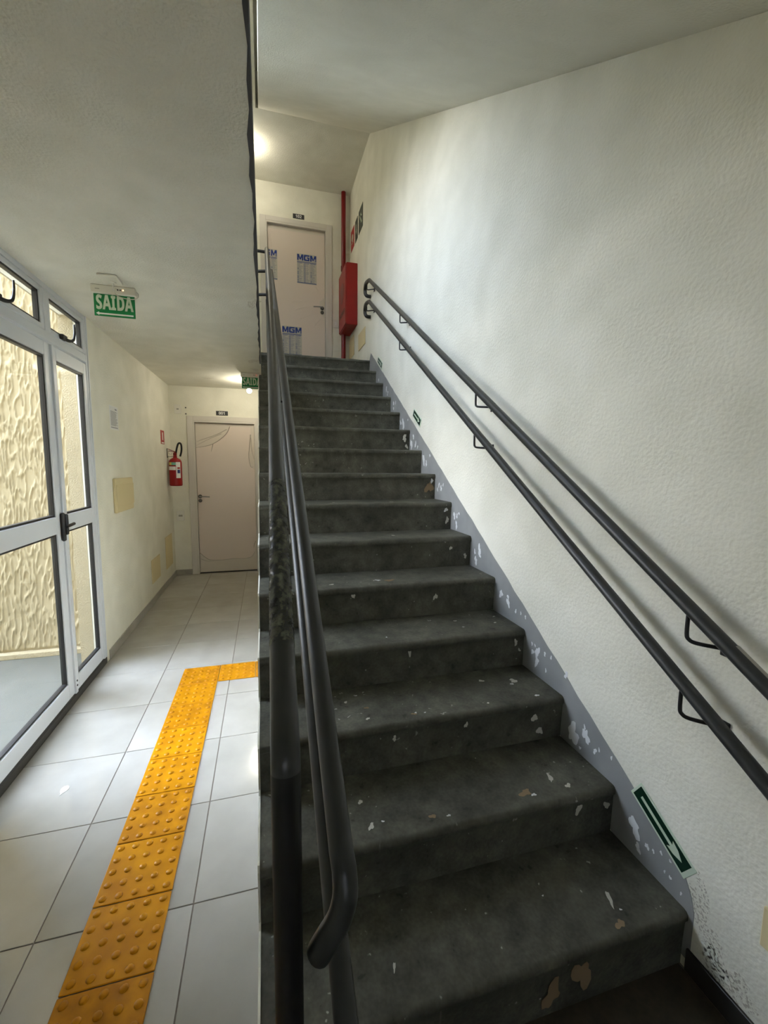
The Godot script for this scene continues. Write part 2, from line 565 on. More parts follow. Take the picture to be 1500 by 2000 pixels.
# ---- the building -------------------------------------------------------
func make_shell() -> void:
	# left wall: openings for the glass door below and for the window of the upper corridor
	var st := mb()
	var xo := WALL_L - 0.15
	box(st, xo, WALL_L, -0.1, CEIL, -2.3, 1.95)
	box(st, xo, WALL_L, -0.1, CEIL, 3.505, BACK + 0.15)
	box(st, xo, WALL_L, CEIL, 3.55, -2.3, BACK + 0.15)
	box(st, xo, WALL_L, 3.55, 4.95, -2.3, 1.95)
	box(st, xo, WALL_L, 3.55, 4.95, 3.5, BACK + 0.15)
	box(st, xo, WALL_L, 4.95, 5.6, -2.3, BACK + 0.15)
	var wl = tag(obj("wall_left", st, M.wall), "white textured corridor wall beside the glass entrance door", "wall", "", "structure")
	st = mb()
	var xe := xo - 0.012
	box(st, xe, xo, -0.1, 6.2, -2.45, 1.95)
	box(st, xe, xo, -0.1, 6.2, 3.505, BACK + 0.3)
	box(st, xe, xo, CEIL, 3.55, 1.95, 3.505)
	box(st, xe, xo, 4.95, 6.2, 1.95, 3.505)
	box(st, xe, -1.252, 0.0, CEIL, 3.497, 3.505)
	box(st, xe, -1.252, 0.0, CEIL, 1.95, 1.958)
	obj("outer_render", st, M.stucco_plain, wl)

	st = mb()
	box(st, WALL_R, WALL_R + 0.15, -0.1, 5.6, -2.3, BACK + 0.15)
	var wr = tag(obj("wall_right", st, M.wall), "tall white textured wall along the stairs carrying the handrails", "wall", "", "structure")
	# scuffs beside the first step
	rng.seed = 55
	for q in [[0.775, 0.16, 0.12, 2.2], [0.74, 0.10, 0.10, 1.6], [0.68, 0.12, 0.08, 1.2], [0.80, 0.28, 0.05, 2.4]]:
		st = mb()
		plate(st, blob(q[2], 10, q[3], -0.4), P(WALL_R, q[1], q[0]), Vector3(0, 0, -1), Vector3.UP, Vector3.LEFT, 0.0002)
		obj("scuff", st, M.grime, wr)

	# far wall with the two door openings
	st = mb()
	var a := -0.894
	var b := -0.108
	var t := 2.0625
	box(st, WALL_L, a, 0, UP, BACK, BACK + 0.15)
	box(st, b, WALL_R, 0, UP, BACK, BACK + 0.15)
	box(st, a, b, t, UP, BACK, BACK + 0.15)
	a = 0.077
	b = 0.875
	t = 4.675
	box(st, WALL_L, a, UP, 5.6, BACK, BACK + 0.15)
	box(st, b, WALL_R, UP, 5.6, BACK, BACK + 0.15)
	box(st, a, b, t, 5.6, BACK, BACK + 0.15)
	box(st, WALL_L - 0.15, WALL_R + 0.15, -0.1, 5.6, BACK + 0.15, BACK + 0.3)
	tag(obj("wall_back", st, M.wall), "white far wall holding both flat doors, one above the other", "wall", "", "structure")

	st = mb()
	box(st, WALL_L - 0.15, -0.6, -0.1, 5.6, -2.45, -2.3)
	box(st, -0.05, WALL_R + 0.15, -0.1, 5.6, -2.45, -2.3)
	box(st, -0.6, -0.05, -0.1, 1.36, -2.45, -2.3)
	box(st, -0.6, -0.05, 1.76, 5.6, -2.45, -2.3)
	tag(obj("wall_front", st, M.wall), "white wall closing the hall behind the viewer", "wall", "", "structure")

	# slab of the upper corridor: ceiling of the lower one
	st = mb()
	box(st, WALL_L, SLAB_X, CEIL, UP, -2.3, BACK)
	box(st, SLAB_X, WALL_R, CEIL, UP, -2.3, 0.69)
	var cl = tag(obj("ceiling", st, M.ceiling), "rough white plaster ceiling of the ground floor corridor", "ceiling", "", "structure")
	rng.seed = 56
	for q in [[-0.08, 4.45, 0.14, 1.6], [-0.07, 4.85, 0.12, 1.2], [-0.62, 5.5, 0.16, 0.6], [-0.05, 2.9, 0.10, 2.0]]:
		st = mb()
		plate(st, blob(q[2], 10, q[3], 0.2), P(q[0], CEIL, q[1]), Vector3.RIGHT, Vector3(0, 0, -1), Vector3.DOWN, 0.0002)
		obj("scuff", st, M.grime, cl)

	# dark painted edge of that slab, brushed on unevenly
	var top := []
	var low := []
	rng.seed = 3
	for i in 41:
		var d := lerpf(0.70, 4.55, i / 40.0)
		top.append(Vector2(-d, 0.0))
		low.append(Vector2(-d, 0.0))
	st = mb()
	for i in 40:
		var d0: float = -top[i].x
		var d1: float = -top[i + 1].x
		var w0 := 0.010 + 0.004 * sin(d0 * 9.0) + 0.003 * sin(d0 * 31.0)
		var w1 := 0.010 + 0.004 * sin(d1 * 9.0) + 0.003 * sin(d1 * 31.0)
		var y := CEIL - 0.0015
		quad(st, P(SLAB_X - w0, y, d0), P(SLAB_X + 0.002, y, d0), P(SLAB_X + 0.002, y, d1), P(SLAB_X - w1, y, d1), Vector3.DOWN)
		quad(st, P(SLAB_X - w0, y, d0), P(SLAB_X - w0, CEIL, d0), P(SLAB_X - w1, CEIL, d1), P(SLAB_X - w1, y, d1), Vector3.LEFT)
		quad(st, P(SLAB_X + 0.002, y, d0), P(SLAB_X + 0.002, UP, d0), P(SLAB_X + 0.002, UP, d1), P(SLAB_X + 0.002, y, d1), Vector3.RIGHT)
		quad(st, P(SLAB_X, UP, d0), P(SLAB_X + 0.002, UP, d0), P(SLAB_X + 0.002, UP, d1), P(SLAB_X, UP, d1), Vector3.UP)
	tag(obj("trim_1", st, M.edge_paint), "uneven dark grey painted edge of the corridor ceiling slab", "trim", "", "structure")

	# ceiling of the upper floor
	st = mb()
	box(st, WALL_L, SLAB_X, UPCEIL, 5.6, -2.3, BACK)
	box(st, SLAB_X, WALL_R, UPCEIL, 5.6, 4.985, BACK)
	box(st, SLAB_X, WALL_R, 5.5, 5.6, -2.3, 4.985)
	tag(obj("ceiling", st, M.ceiling), "white ceiling of the upper landing in front of the taped door", "ceiling", "", "structure")

	# the flight above: its sloping underside is the ceiling over the stairs
	st = mb()
	var up := []
	var d0 := 0.69
	up.append(Vector2(d0, CEIL))
	up.append(Vector2(4.985, CEIL + (4.985 - d0) * RISE / GOING - 0.012))
	var dd := 4.985
	up.append(Vector2(dd, 5.4))
	for i in range(14, 0, -1):
		var di := D1 + (i - 1) * GOING
		up.append(Vector2(di + GOING, UP + i * RISE))
		up.append(Vector2(di, UP + i * RISE))
	up.append(Vector2(D1, UP))
	up.append(Vector2(d0, UP))
	var clean := []
	for p in up:
		if clean.is_empty() or not p.is_equal_approx(clean[-1]):
			clean.append(p)
	prism_x(st, clean, 0.010, WALL_R)
	tag(obj("ceiling", st, M.ceiling), "smooth sloping underside of the next stair flight", "ceiling", "", "structure")

func make_floor() -> void:
	var st := mb()
	box(st, WALL_L - 0.15, WALL_R + 0.15, -0.12, -0.003, -2.45, BACK + 0.3)
	var fl = tag(obj("floor", st, M.grout), "glossy light grey ceramic tile floor of the corridor", "floor", "", "structure")
	var xs := [-1.174, -0.7265, -0.2637, 0.1991, 0.6619, 1.196]
	var edge := 0.0018
	var meshes := {}
	var r := RandomNumberGenerator.new()
	r.seed = 12
	for k in range(-8, 11):
		var da := 1.4214 + k * 0.4612
		var db := minf(da + 0.4612, BACK)
		da = maxf(da, -2.3)
		if db - da < 0.02:
			continue
		for c in 5:
			if c > 2:
				continue
			var x0: float = xs[c]
			var x1: float = xs[c + 1]
			if c == 2:
				x1 = STAIR_L - 0.008
			var cut := db
			var key := "%.3f %.3f" % [x1 - x0, cut - da]
			if not meshes.has(key):
				var t := mb()
				var w := (x1 - x0) * 0.5 - edge
				var h := (cut - da) * 0.5 - edge
				var cz := 0.0012
				quad(t, Vector3(-w + cz, 0, -h + cz), Vector3(w - cz, 0, -h + cz), Vector3(w - cz, 0, h - cz), Vector3(-w + cz, 0, h - cz), Vector3.UP)
				for q in [[-w, -h, w, -h, Vector3(0, 1, -1)], [w, -h, w, h, Vector3(1, 1, 0)], [w, h, -w, h, Vector3(0, 1, 1)], [-w, h, -w, -h, Vector3(-1, 1, 0)]]:
					var ia := Vector3(q[0] - signf(q[0]) * cz, 0, q[1] - signf(q[1]) * cz)
					var ib := Vector3(q[2] - signf(q[2]) * cz, 0, q[3] - signf(q[3]) * cz)
					quad(t, ia, ib, Vector3(q[2], -0.0012, q[3]), Vector3(q[0], -0.0012, q[1]), q[4].normalized())
					var side: Vector3 = (q[4] - Vector3.UP).normalized()
					quad(t, Vector3(q[0], -0.0012, q[1]), Vector3(q[2], -0.0012, q[3]), Vector3(q[2], -0.006, q[3]), Vector3(q[0], -0.006, q[1]), side)
				meshes[key] = t.commit()
			var o := MeshInstance3D.new()
			o.mesh = meshes[key]
			o.material_override = M.tiles[r.randi() % 4]
			o.position = P((x0 + x1) * 0.5, r.randf_range(-0.0004, 0.0), (da + cut) * 0.5)
			put(o, "floor_tile", fl)

	# worn painted concrete in front of the first step
	st = mb()
	box(st, STAIR_L - 0.006, WALL_R - 0.009, -0.003, 0.0, -2.3, D1 + 0.02)
	obj("painted_apron", st, M.apron, fl)

	# skirting tiles
	st = mb()
	var d := 3.56
	while d < BACK - 0.01:
		var e := minf(d + 0.4612, BACK)
		box(st, WALL_L, WALL_L + 0.009, 0, 0.072, d + 0.001, e - 0.001, 0.0015)
		d = e
	tag(obj("baseboard_left", st, M.base), "grey ceramic skirting along the left corridor wall", "baseboard", "", "structure")
	st = mb()
	box(st, WALL_L + 0.009, -0.97, 0, 0.072, BACK - 0.009, BACK, 0.0015)
	tag(obj("baseboard_back", st, M.base), "short grey skirting beside the lower door", "baseboard", "", "structure")
	st = mb()
	d = -1.0
	while d < D1 - 0.01:
		var e := minf(d + 0.4612, D1 - 0.004)
		box(st, WALL_R - 0.009, WALL_R, 0, 0.072, d + 0.001, e - 0.001, 0.0015)
		d = e
	tag(obj("baseboard_right", st, M.sill), "dark skirting on the right wall at the foot of the stairs", "baseboard", "", "structure")

func make_tactile() -> void:
	var strip := thing("tactile_paving", "yellow studded tactile warning strip laid in an L on the floor", "tactile strip", P(-0.4664, 0, 3.1132))
	var stud := mb()
	var prof := []
	for i in 6:
		var a := PI * 0.5 * i / 5.0
		prof.append(Vector2(0.0125 * cos(a), 0.0066 * sin(a)))
	prof[5] = Vector2(0.0, 0.0066)
	lathe(stud, prof, Vector3.ZERO, 10)
	var sm := stud.commit()
	var cells := []
	for k in 13:
		cells.append([-0.5914, 3.2382 - 0.25 * (k + 1), 0.25])
	cells.append([-0.3414, 2.9882, 0.25])
	cells.append([-0.0914, 2.9882, 0.044])
	var r := RandomNumberGenerator.new()
	r.seed = 4
	for c in cells:
		var st := mb()
		var x: float = c[0]
		var d: float = c[1]
		var w: float = c[2]
		var h := 0.0055
		box(st, x + 0.0018, x + w - 0.0018, 0.0005, h, d + 0.0018, d + 0.25 - 0.0018, 0.002)
		var m: Material = M.tactile if r.randf() < 0.6 else M.tactile_worn
		var t := MeshInstance3D.new()
		t.mesh = st.commit()
		t.material_override = m
		put(t, "tile", strip)
		t.position = -strip.position
		for i in 5:
			for j in 5:
				if 0.025 + i * 0.05 > w - 0.012:
					continue
				var s := MeshInstance3D.new()
				s.mesh = sm
				s.material_override = m
				s.position = P(x + 0.025 + i * 0.05, h, d + 0.025 + j * 0.05)
				s.rotation.y = r.randf() * TAU
				put(s, "stud", t)

# ---- the stairs ---------------------------------------------------------
func make_stairs() -> void:
	var stair := thing("staircase", "worn dark grey painted concrete stairs with white chips, rising to the landing", "stairs", P(0.58, 0, D1))
	var back := -stair.position
	var n := FastNoiseLite.new()
	n.seed = 9
	n.frequency = 2.2
	var prof := [[0.012, 0.0], [0.0105, 0.08], [0.009, 0.143], [0.0045, 0.148], [0.0008, 0.154], [0.0, 0.162], [0.002, 0.171], [0.007, 0.1775], [0.015, RISE], [0.06, RISE], [GOING + 0.012, RISE]]
	for i in range(1, 16):
		var st := mb()
		var d := D1 + (i - 1) * GOING
		var y := (i - 1) * RISE
		var x0 := STAIR_L if i < 14 else SLAB_X + 0.003
		var segs := 30
		var rows := []
		for s in segs + 1:
			var x := lerpf(x0, WALL_R - 0.002, float(s) / segs)
			var row := []
			for k in prof.size():
				var p: Array = prof[k]
				var off := 0.0035 * n.get_noise_2d(x * 2.0, i * 17.3) + 0.0018 * n.get_noise_2d(x * 9.0, i * 7.1 + k * 0.15)
				var lift := 0.0022 * n.get_noise_2d(x * 3.0 + 50.0, i * 5.0)
				if k == 0 or k == prof.size() - 1:
					off = 0.0
				# knocked corners at the free end
				var chip := 0.0
				if k >= 2 and k <= 8 and s < 2:
					chip = 0.012 * absf(n.get_noise_2d(i * 31.0, s * 3.0 + k * 0.2)) * (2 - s)
				row.append(P(x, y + p[1] + (lift if k > 2 else 0.0) - chip * 0.6, d + p[0] + off + chip))
			rows.append(row)
		st.set_smooth_group(0)
		for s in segs:
			for k in prof.size() - 1:
				var a: Vector3 = rows[s][k]
				var b: Vector3 = rows[s + 1][k]
				var c: Vector3 = rows[s + 1][k + 1]
				var e: Vector3 = rows[s][k + 1]
				for v in [a, c, b, a, e, c]:
					st.add_vertex(v)
		st.set_smooth_group(1)
		# free end
		var mid := P(x0, y, d + GOING + 0.012)
		for k in prof.size() - 1:
			for v in [rows[0][k], mid, rows[0][k + 1]]:
				st.add_vertex(v)
		st.generate_normals()
		var o := obj("step", st, M.step, stair)
		o.position = back
		chips_on_step(o, i, d, y)
	# the mass below the steps
	var st := mb()
	var e := D1 + 14 * GOING
	prism_x(st, [Vector2(D1 + 0.03, 0), Vector2(e, 2.46), Vector2(e, 0)], STAIR_L, WALL_R - 0.002)
	obj("stair_body", st, M.step, stair).position = back
	# ragged coat of white plaster on the flank facing the corridor
	var poly := PackedVector2Array()
	var r := RandomNumberGenerator.new()
	r.seed = 77
	poly.append(Vector2(e - 0.05, 0.0))
	poly.append(Vector2(D1 + 0.004, 0.0))
	for i in range(1, 14):
		var d := D1 + (i - 1) * GOING
		for k in 7:
			poly.append(Vector2(d + 0.010 - r.randf_range(-0.004, 0.006), (i - 1) * RISE + lerpf(0.012, RISE - 0.012, k / 6.0)))
		for k in 7:
			poly.append(Vector2(lerpf(d + 0.018, d + GOING - 0.008, k / 6.0), i * RISE + r.randf_range(-0.005, 0.006)))
	poly.append(Vector2(e - 0.05, 13 * RISE))
	st = mb()
	plate(st, poly, Vector3(STAIR_L - 0.0065, 0, 0), Vector3(0, 0, -1), Vector3.UP, Vector3.RIGHT, 0.006)
	obj("flank_plaster", st, M.wall, stair).position = back
	# landing
	st = mb()
	box(st, SLAB_X + 0.003, WALL_R - 0.002, CEIL, UP, e + GOING, BACK - 0.002)
	obj("landing", st, M.step, stair).position = back

func chip_mesh(s: float, o: Vector3, ex: Vector3, ey: Vector3, m: Material, parent: Node, long := 1.0, turn := 0.0) -> void:
	var st := mb()
	plate(st, blob(s, 10, long, turn), o, ex, ey, ex.cross(ey).normalized(), 0.0009)
	obj("paint_chip", st, m, parent)

func chips_on_step(o: Node, i: int, d: float, y: float) -> void:
	rng.seed = 100 + i
	# chips on the treads: step, x, distance behind the nosing, size, kind
	var treads := [[2, 0.86, 0.06, 0.055, 2], [2, 0.885, 0.045, 0.022, 1], [2, 0.507, 0.051, 0.03, 2], [2, 0.56, 0.04, 0.016, 1], [2, 0.993, 0.10, 0.06, 3], [2, 0.304, 0.065, 0.05, 3], [2, 0.292, 0.17, 0.025, 0], [2, 0.345, 0.074, 0.012, 1], [2, 1.03, 0.05, 0.03, 0],
		[3, 1.063, 0.173, 0.05, 0], [3, 1.04, 0.15, 0.02, 1], [3, 0.542, 0.045, 0.026, 2], [3, 0.55, 0.05, 0.014, 1], [3, 0.586, 0.043, 0.010, 1], [3, 0.372, 0.132, 0.022, 2], [3, 0.36, 0.06, 0.02, 0], [3, 0.299, 0.192, 0.02, 0], [3, 0.35, 0.23, 0.012, 1], [3, 1.09, 0.04, 0.024, 1], [3, 0.86, 0.04, 0.015, 0], [3, 0.921, 0.209, 0.03, 0],
		[4, 0.521, 0.079, 0.012, 1], [4, 0.918, 0.106, 0.012, 1], [4, 0.914, 0.19, 0.02, 0], [4, 1.1, 0.12, 0.02, 0], [4, 1.14, 0.2, 0.018, 0],
		[5, 0.56, 0.10, 0.035, 1], [5, 0.62, 0.085, 0.06, 2], [5, 0.315, 0.076, 0.03, 0], [6, 0.739, 0.126, 0.03, 0], [7, 0.80, 0.09, 0.03, 0], [7, 0.42, 0.1, 0.02, 0],
		[1, 0.305, 0.101, 0.03, 3], [1, 0.998, 0.099, 0.06, 3], [1, 1.005, 0.063, 0.010, 1], [1, 0.971, 0.03, 0.04, 2], [1, 0.804, 0.16, 0.008, 1]]
	for t in treads:
		if t[0] == i:
			var m: Material = [M.chip, M.chip_white, M.chip_tan, M.chip][t[4]]
			chip_mesh(t[3], P(t[1], y + RISE + 0.0008, d + t[2]), Vector3.RIGHT, Vector3.FORWARD, m, o, 0.32 if t[4] == 3 else 0.75, 1.1 if t[4] == 3 else rng.randf_range(-0.3, 0.3))
	# chips on the risers: step, x, height above the tread below, size, kind
	var risers := [[3, 1.059, 0.105, 0.035, 0], [3, 1.087, 0.044, 0.034, 0], [3, 0.747, 0.125, 0.02, 0], [3, 0.451, 0.120, 0.02, 0], [4, 1.149, 0.12, 0.026, 0], [4, 1.17, 0.08, 0.016, 0], [4, 0.609, 0.125, 0.022, 0], [5, 0.849, 0.099, 0.03, 0], [5, 0.412, 0.135, 0.022, 0], [6, 1.16, 0.061, 0.026, 0], [6, 1.064, 0.113, 0.022, 0],
		[7, 1.155, 0.13, 0.03, 1], [7, 1.166, 0.06, 0.036, 0], [8, 1.150, 0.085, 0.075, 2], [8, 1.168, 0.13, 0.03, 1], [2, 1.165, 0.11, 0.03, 0], [2, 1.043, 0.12, 0.034, 0], [1, 0.825, 0.095, 0.08, 2], [1, 0.726, 0.069, 0.07, 2], [10, 1.148, 0.11, 0.05, 0], [10, 1.166, 0.041, 0.033, 0]]
	for t in risers:
		if t[0] == i:
			var m: Material = [M.chip, M.chip_white, M.chip_tan, M.chip][t[4]]
			chip_mesh(t[3], P(t[1], y + t[2], d + 0.0075), Vector3.RIGHT, Vector3.UP, m, o, 1.4, rng.randf_range(-0.2, 0.2))

# grey painted band on the right wall following the steps, flaking to white
func make_skirt() -> void:
	var o := thing("painted_skirting", "grey painted band climbing the right wall, flaking to white", "painted band", P(WALL_R, 0.2, D1), "", "")
	o.set_meta("kind", "structure")
	var poly := PackedVector2Array()
	var top := PackedVector2Array()
	var r := RandomNumberGenerator.new()
	r.seed = 21
	top.append(Vector2(D1 - 0.012, 0.03))
	top.append(Vector2(D1 - 0.014, 0.19))
	top.append(Vector2(D1 - 0.002, 0.235))
	var k := 0
	while k < 60:
		var d := lerpf(D1 + 0.03, 4.86, k / 59.0)
		top.append(Vector2(d, nose(d) + 0.095 + r.randf_range(-0.004, 0.004)))
		k += 1
	top.append(Vector2(4.93, UP + 0.002))
	poly.append_array(top)
	poly.append(Vector2(4.93, UP - 0.02))
	poly.append(Vector2(4.86, nose(4.86) - 0.2))
	poly.append(Vector2(D1 + 0.05, 0.03))
	var st := mb()
	plate(st, poly, Vector3(WALL_R, 0, 0), Vector3(0, 0, -1), Vector3.UP, Vector3.LEFT, 0.0015)
	obj("paint", st, M.skirt, o).position = -o.position
	rng.seed = 31
	var spots := [[1.038, 0.281, 0.055], [1.019, 0.222, 0.027], [0.986, 0.257, 0.019], [0.963, 0.262, 0.011], [0.937, 0.282, 0.011], [0.905, 0.283, 0.009], [0.9, 0.231, 0.011], [0.863, 0.216, 0.009], [0.92, 0.232, 0.009],
		[1.351, 0.418, 0.079], [1.282, 0.453, 0.047], [1.291, 0.483, 0.015], [1.232, 0.424, 0.021], [1.212, 0.442, 0.012], [1.308, 0.385, 0.013], [1.608, 0.651, 0.044], [1.608, 0.607, 0.039], [1.642, 0.639, 0.025], [1.554, 0.668, 0.017], [1.511, 0.669, 0.014], [1.649, 0.676, 0.015], [1.626, 0.676, 0.012], [1.541, 0.595, 0.014],
		[1.867, 0.834, 0.021], [1.864, 0.805, 0.037], [1.935, 0.83, 0.039], [1.793, 0.783, 0.018], [1.711, 0.783, 0.015], [1.749, 0.788, 0.013], [2.183, 1.015, 0.048], [2.222, 0.946, 0.043], [2.238, 0.995, 0.025], [2.175, 0.986, 0.024], [2.534, 1.178, 0.041], [2.495, 1.179, 0.027], [2.499, 1.118, 0.04], [2.466, 1.199, 0.017],
		[2.801, 1.367, 0.029], [2.763, 1.344, 0.033], [2.729, 1.37, 0.018], [2.827, 1.333, 0.022], [3.115, 1.547, 0.065], [3.059, 1.52, 0.04], [2.989, 1.577, 0.023], [3.409, 1.678, 0.07], [3.308, 1.674, 0.043], [3.258, 1.651, 0.025], [3.361, 1.739, 0.035], [3.638, 1.868, 0.074], [3.712, 1.884, 0.038], [3.513, 1.892, 0.018],
		[3.943, 2.087, 0.04], [3.877, 2.083, 0.025], [3.941, 2.039, 0.03], [4.197, 2.262, 0.042], [4.141, 2.223, 0.026], [4.501, 2.408, 0.034], [4.158, 2.201, 0.021], [1.154, 0.452, 0.012], [1.411, 0.640, 0.027]]
	for s in spots:
		st = mb()
		var p := blob(s[2], 11, 1.5, rng.randf_range(-0.3, 0.3))
		plate(st, p, P(WALL_R - 0.0016, s[1], s[0]), Vector3(0, 0, -1), Vector3.UP, Vector3.LEFT, 0.0006)
		obj("paint_chip", st, M.chip_white, o).position = -o.position

# ---- railings -----------------------------------------------------------
# a bent rod that carries a handrail: from the tube down and back to its fixing
func bracket(parent: Node, rail: Vector3, fix: Vector3, r := 0.0055) -> void:
	var st := mb()
	var side := (fix - rail)
	side.y = 0
	var low := rail + Vector3(0, -0.075, 0)
	tube(st, curve([rail + Vector3(0, -0.012, 0), rail + Vector3(0, -0.045, 0), low + side * 0.18, low + side * 0.6, Vector3(fix.x, low.y, fix.z)], 5), r, 8)
	var s := signf(side.x)
	var bx := Vector3(fix.x - s * 0.003, low.y, fix.z)
	hexa(st, bx - Vector3(0.003, 0.024, 0.016), bx + Vector3(0.003, 0.024, 0.016), 0.002, Transform3D())
	obj("bracket", st, M.rail_dark, parent)

func make_wall_rails() -> void:
	for k in 2:
		var h: float = [0.92, 0.70][k]
		var x := WALL_R - 0.072
		var o := thing("wall_handrail", ["upper of two dark grey tube handrails fixed to the right wall", "lower of two dark grey tube handrails fixed to the right wall"][k], "handrail", P(WALL_R, nose(2.5) + h, 2.5))
		var back := -o.position
		var st := mb()
		var pts := []
		for i in 16:
			var d := lerpf(0.18, 4.66, i / 15.0)
			pts.append(P(x, nose(d) + h, d))
		var tip := nose(4.66) + h
		# the upper end levels out and returns to the wall in a rounded loop
		pts.append_array(curve([P(x, tip + 0.02, 4.74), P(x, tip + 0.028, 4.82), P(x + 0.006, tip + 0.012, 4.88), P(x + 0.01, tip - 0.015, 4.905), P(x + 0.012, tip - 0.05, 4.90), P(x + 0.028, tip - 0.078, 4.885), P(WALL_R - 0.002, tip - 0.082, 4.88)], 5))
		tube(st, pts, 0.0195, 16)
		var rail := obj("rail", st, M.rail, o)
		rail.position = back
		for d in [0.81, 2.1, 3.5, 4.72]:
			var p := P(x, nose(minf(d, 4.66)) + h, d)
			var t := mb()
			var dt: float = d + 0.055
			var top := P(x, nose(minf(dt, 4.66)) + h - 0.012, dt)
			var low := Vector3(x, p.y - 0.062, p.z)
			tube(t, curve([top, Vector3(top.x, low.y + 0.022, top.z), Vector3(top.x + 0.002, low.y + 0.006, top.z + 0.006), Vector3(top.x + 0.012, low.y, top.z + 0.022), Vector3(WALL_R - 0.014, low.y - 0.004, low.z + 0.004), Vector3(WALL_R - 0.003, low.y - 0.005, low.z + 0.012)], 5), 0.0055, 8)
			var f := Vector3(WALL_R - 0.0035, low.y - 0.006, low.z + 0.012)
			hexa(t, f - Vector3(0.003, 0.022, 0.022), f + Vector3(0.003, 0.022, 0.022), 0.002, Transform3D())
			obj("bracket", t, M.rail_dark, o).position = back
		if k == 0:
			# bare patch where the paint was scraped off the tube
			t_scrape(o, x, h, back)

func t_scrape(o: Node, x: float, h: float, back: Vector3) -> void:
	var st := mb()
	var pts := []
	for i in 5:
		var d := lerpf(0.50, 0.745, i / 4.0)
		pts.append(P(x + 0.0035, nose(d) + h + 0.0045, d))
	tube(st, pts, 0.0165, 12)
	obj("scraped_patch", st, M.stain, o).position = back

func make_guard() -> void:
	var o := thing("stair_guard", "dark grey tube guard rail along the open side of the stairs", "railing", P(0.02, 0, 0.56))
	var back := -o.position
	var st := mb()
	# top tube: rises with the stairs
	var top := [P(0.020, 1.085, 0.552), P(0.0205, 1.118, 0.575), P(0.0236, 1.233, 0.758), P(0.032, 1.515, 1.205), P(0.043, 1.947, 1.906), P(0.053, 2.74, 3.20), P(0.0626, 3.54, 4.48), P(0.0635, 3.60, 4.60)]
	tube(st, curve(top, 5), 0.0205, 18)
	obj("top_rail", st, M.rail, o).position = back
	# worn stretch of the top tube with flaking paint
	st = mb()
	var worn := []
	for i in 14:
		var d := lerpf(0.70, 1.10, i / 13.0)
		var p: Vector3
		if d < 0.758:
			p = P(0.0205, 1.118, 0.575).lerp(P(0.0236, 1.233, 0.758), (d - 0.575) / 0.183)
		else:
			p = P(0.0236, 1.233, 0.758).lerp(P(0.032, 1.515, 1.205), (d - 0.758) / 0.447)
		worn.append(p)
	tube(st, worn, 0.0213, 20, -1.0, false)
	obj("worn_paint", st, M.rust, o).position = back
	# near post
	st = mb()
	tube(st, [P(0.020, 0.0, 0.552), P(0.020, 1.07, 0.552), P(0.020, 1.09, 0.553)], 0.0205, 18)
	lathe(st, [Vector2(0.0, 0.006), Vector2(0.045, 0.006), Vector2(0.045, 0.0)], P(0.020, 0, 0.552), 20)
	obj("post", st, M.rail_dark, o).position = back
	# middle tube
	st = mb()
	var midp := []
	for i in 8:
		var d := lerpf(0.57, 4.58, i / 7.0)
		midp.append(P(lerpf(0.024, 0.055, i / 7.0), nose(d) + 0.62, d))
	tube(st, midp, 0.011, 12)
	obj("middle_rail", st, M.rail, o).position = back
	for d in [2.1, 3.5, 4.60]:
		st = mb()
		var x: float = lerpf(0.030, 0.0635, (d - 0.84) / 3.76)
		var ti: float = {2.1: 2.066, 3.5: 2.927, 4.60: 3.60}[d]
		tube(st, [P(x, floorf((d - D1) / GOING + 1.0) * RISE if d < 4.59 else 13 * RISE + RISE, d), P(x, ti - 0.012, d)], 0.0125, 12)
		obj("post", st, M.rail_dark, o).position = back
	# the two handrails on its inner side
	for k in 2:
		var h: float = [0.905, 0.685][k]
		st = mb()
		var pts := []
		var dn: float = [0.575, 0.30][k]
		for i in 14:
			var d := lerpf(4.55, dn, i / 13.0)
			pts.append(P(0.1, nose(d) + h, d))
		if k == 0:
			var e := nose(dn) + h
			pts.append_array(curve([P(0.101, e - 0.012, 0.553), P(0.1, e - 0.04, 0.54), P(0.090, e - 0.07, 0.535), P(0.072, e - 0.102, 0.538), P(0.062, e - 0.125, 0.543)], 4))
		tube(st, pts, 0.0185, 16)
		var hr := obj("handrail", st, M.rail, o)
		hr.position = back
		for d in [2.1, 3.5]:
			var x := lerpf(0.030, 0.0635, (d - 0.84) / 3.76)
			var y := nose(d) + h
			st = mb()
			tube(st, curve([P(0.1, y - 0.014, d), P(0.1, y - 0.06, d), P(0.09, y - 0.075, d), P(x, y - 0.076, d)], 4), 0.0055, 8)
			obj("bracket", st, M.rail_dark, hr)
		# stub to the newel of the upper floor
		st = mb()
		var ye := nose(4.55) + h
		tube(st, [P(0.1, ye, 4.55), P(-0.05, ye, 4.60)], 0.014, 10)
		obj("end_stub", st, M.rail_dark, hr)
	st = mb()
	tube(st, [P(0.0635, 3.585, 4.60), P(-0.05, 3.585, 4.60)], 0.014, 10)
	obj("end_stub", st, M.rail_dark, o).position = back
	st = mb()
	tube(st, [P(-0.05, UP, 4.60), P(-0.05, 3.66, 4.60)], 0.02, 14)
	obj("post", st, M.rail_dark, o).position = back

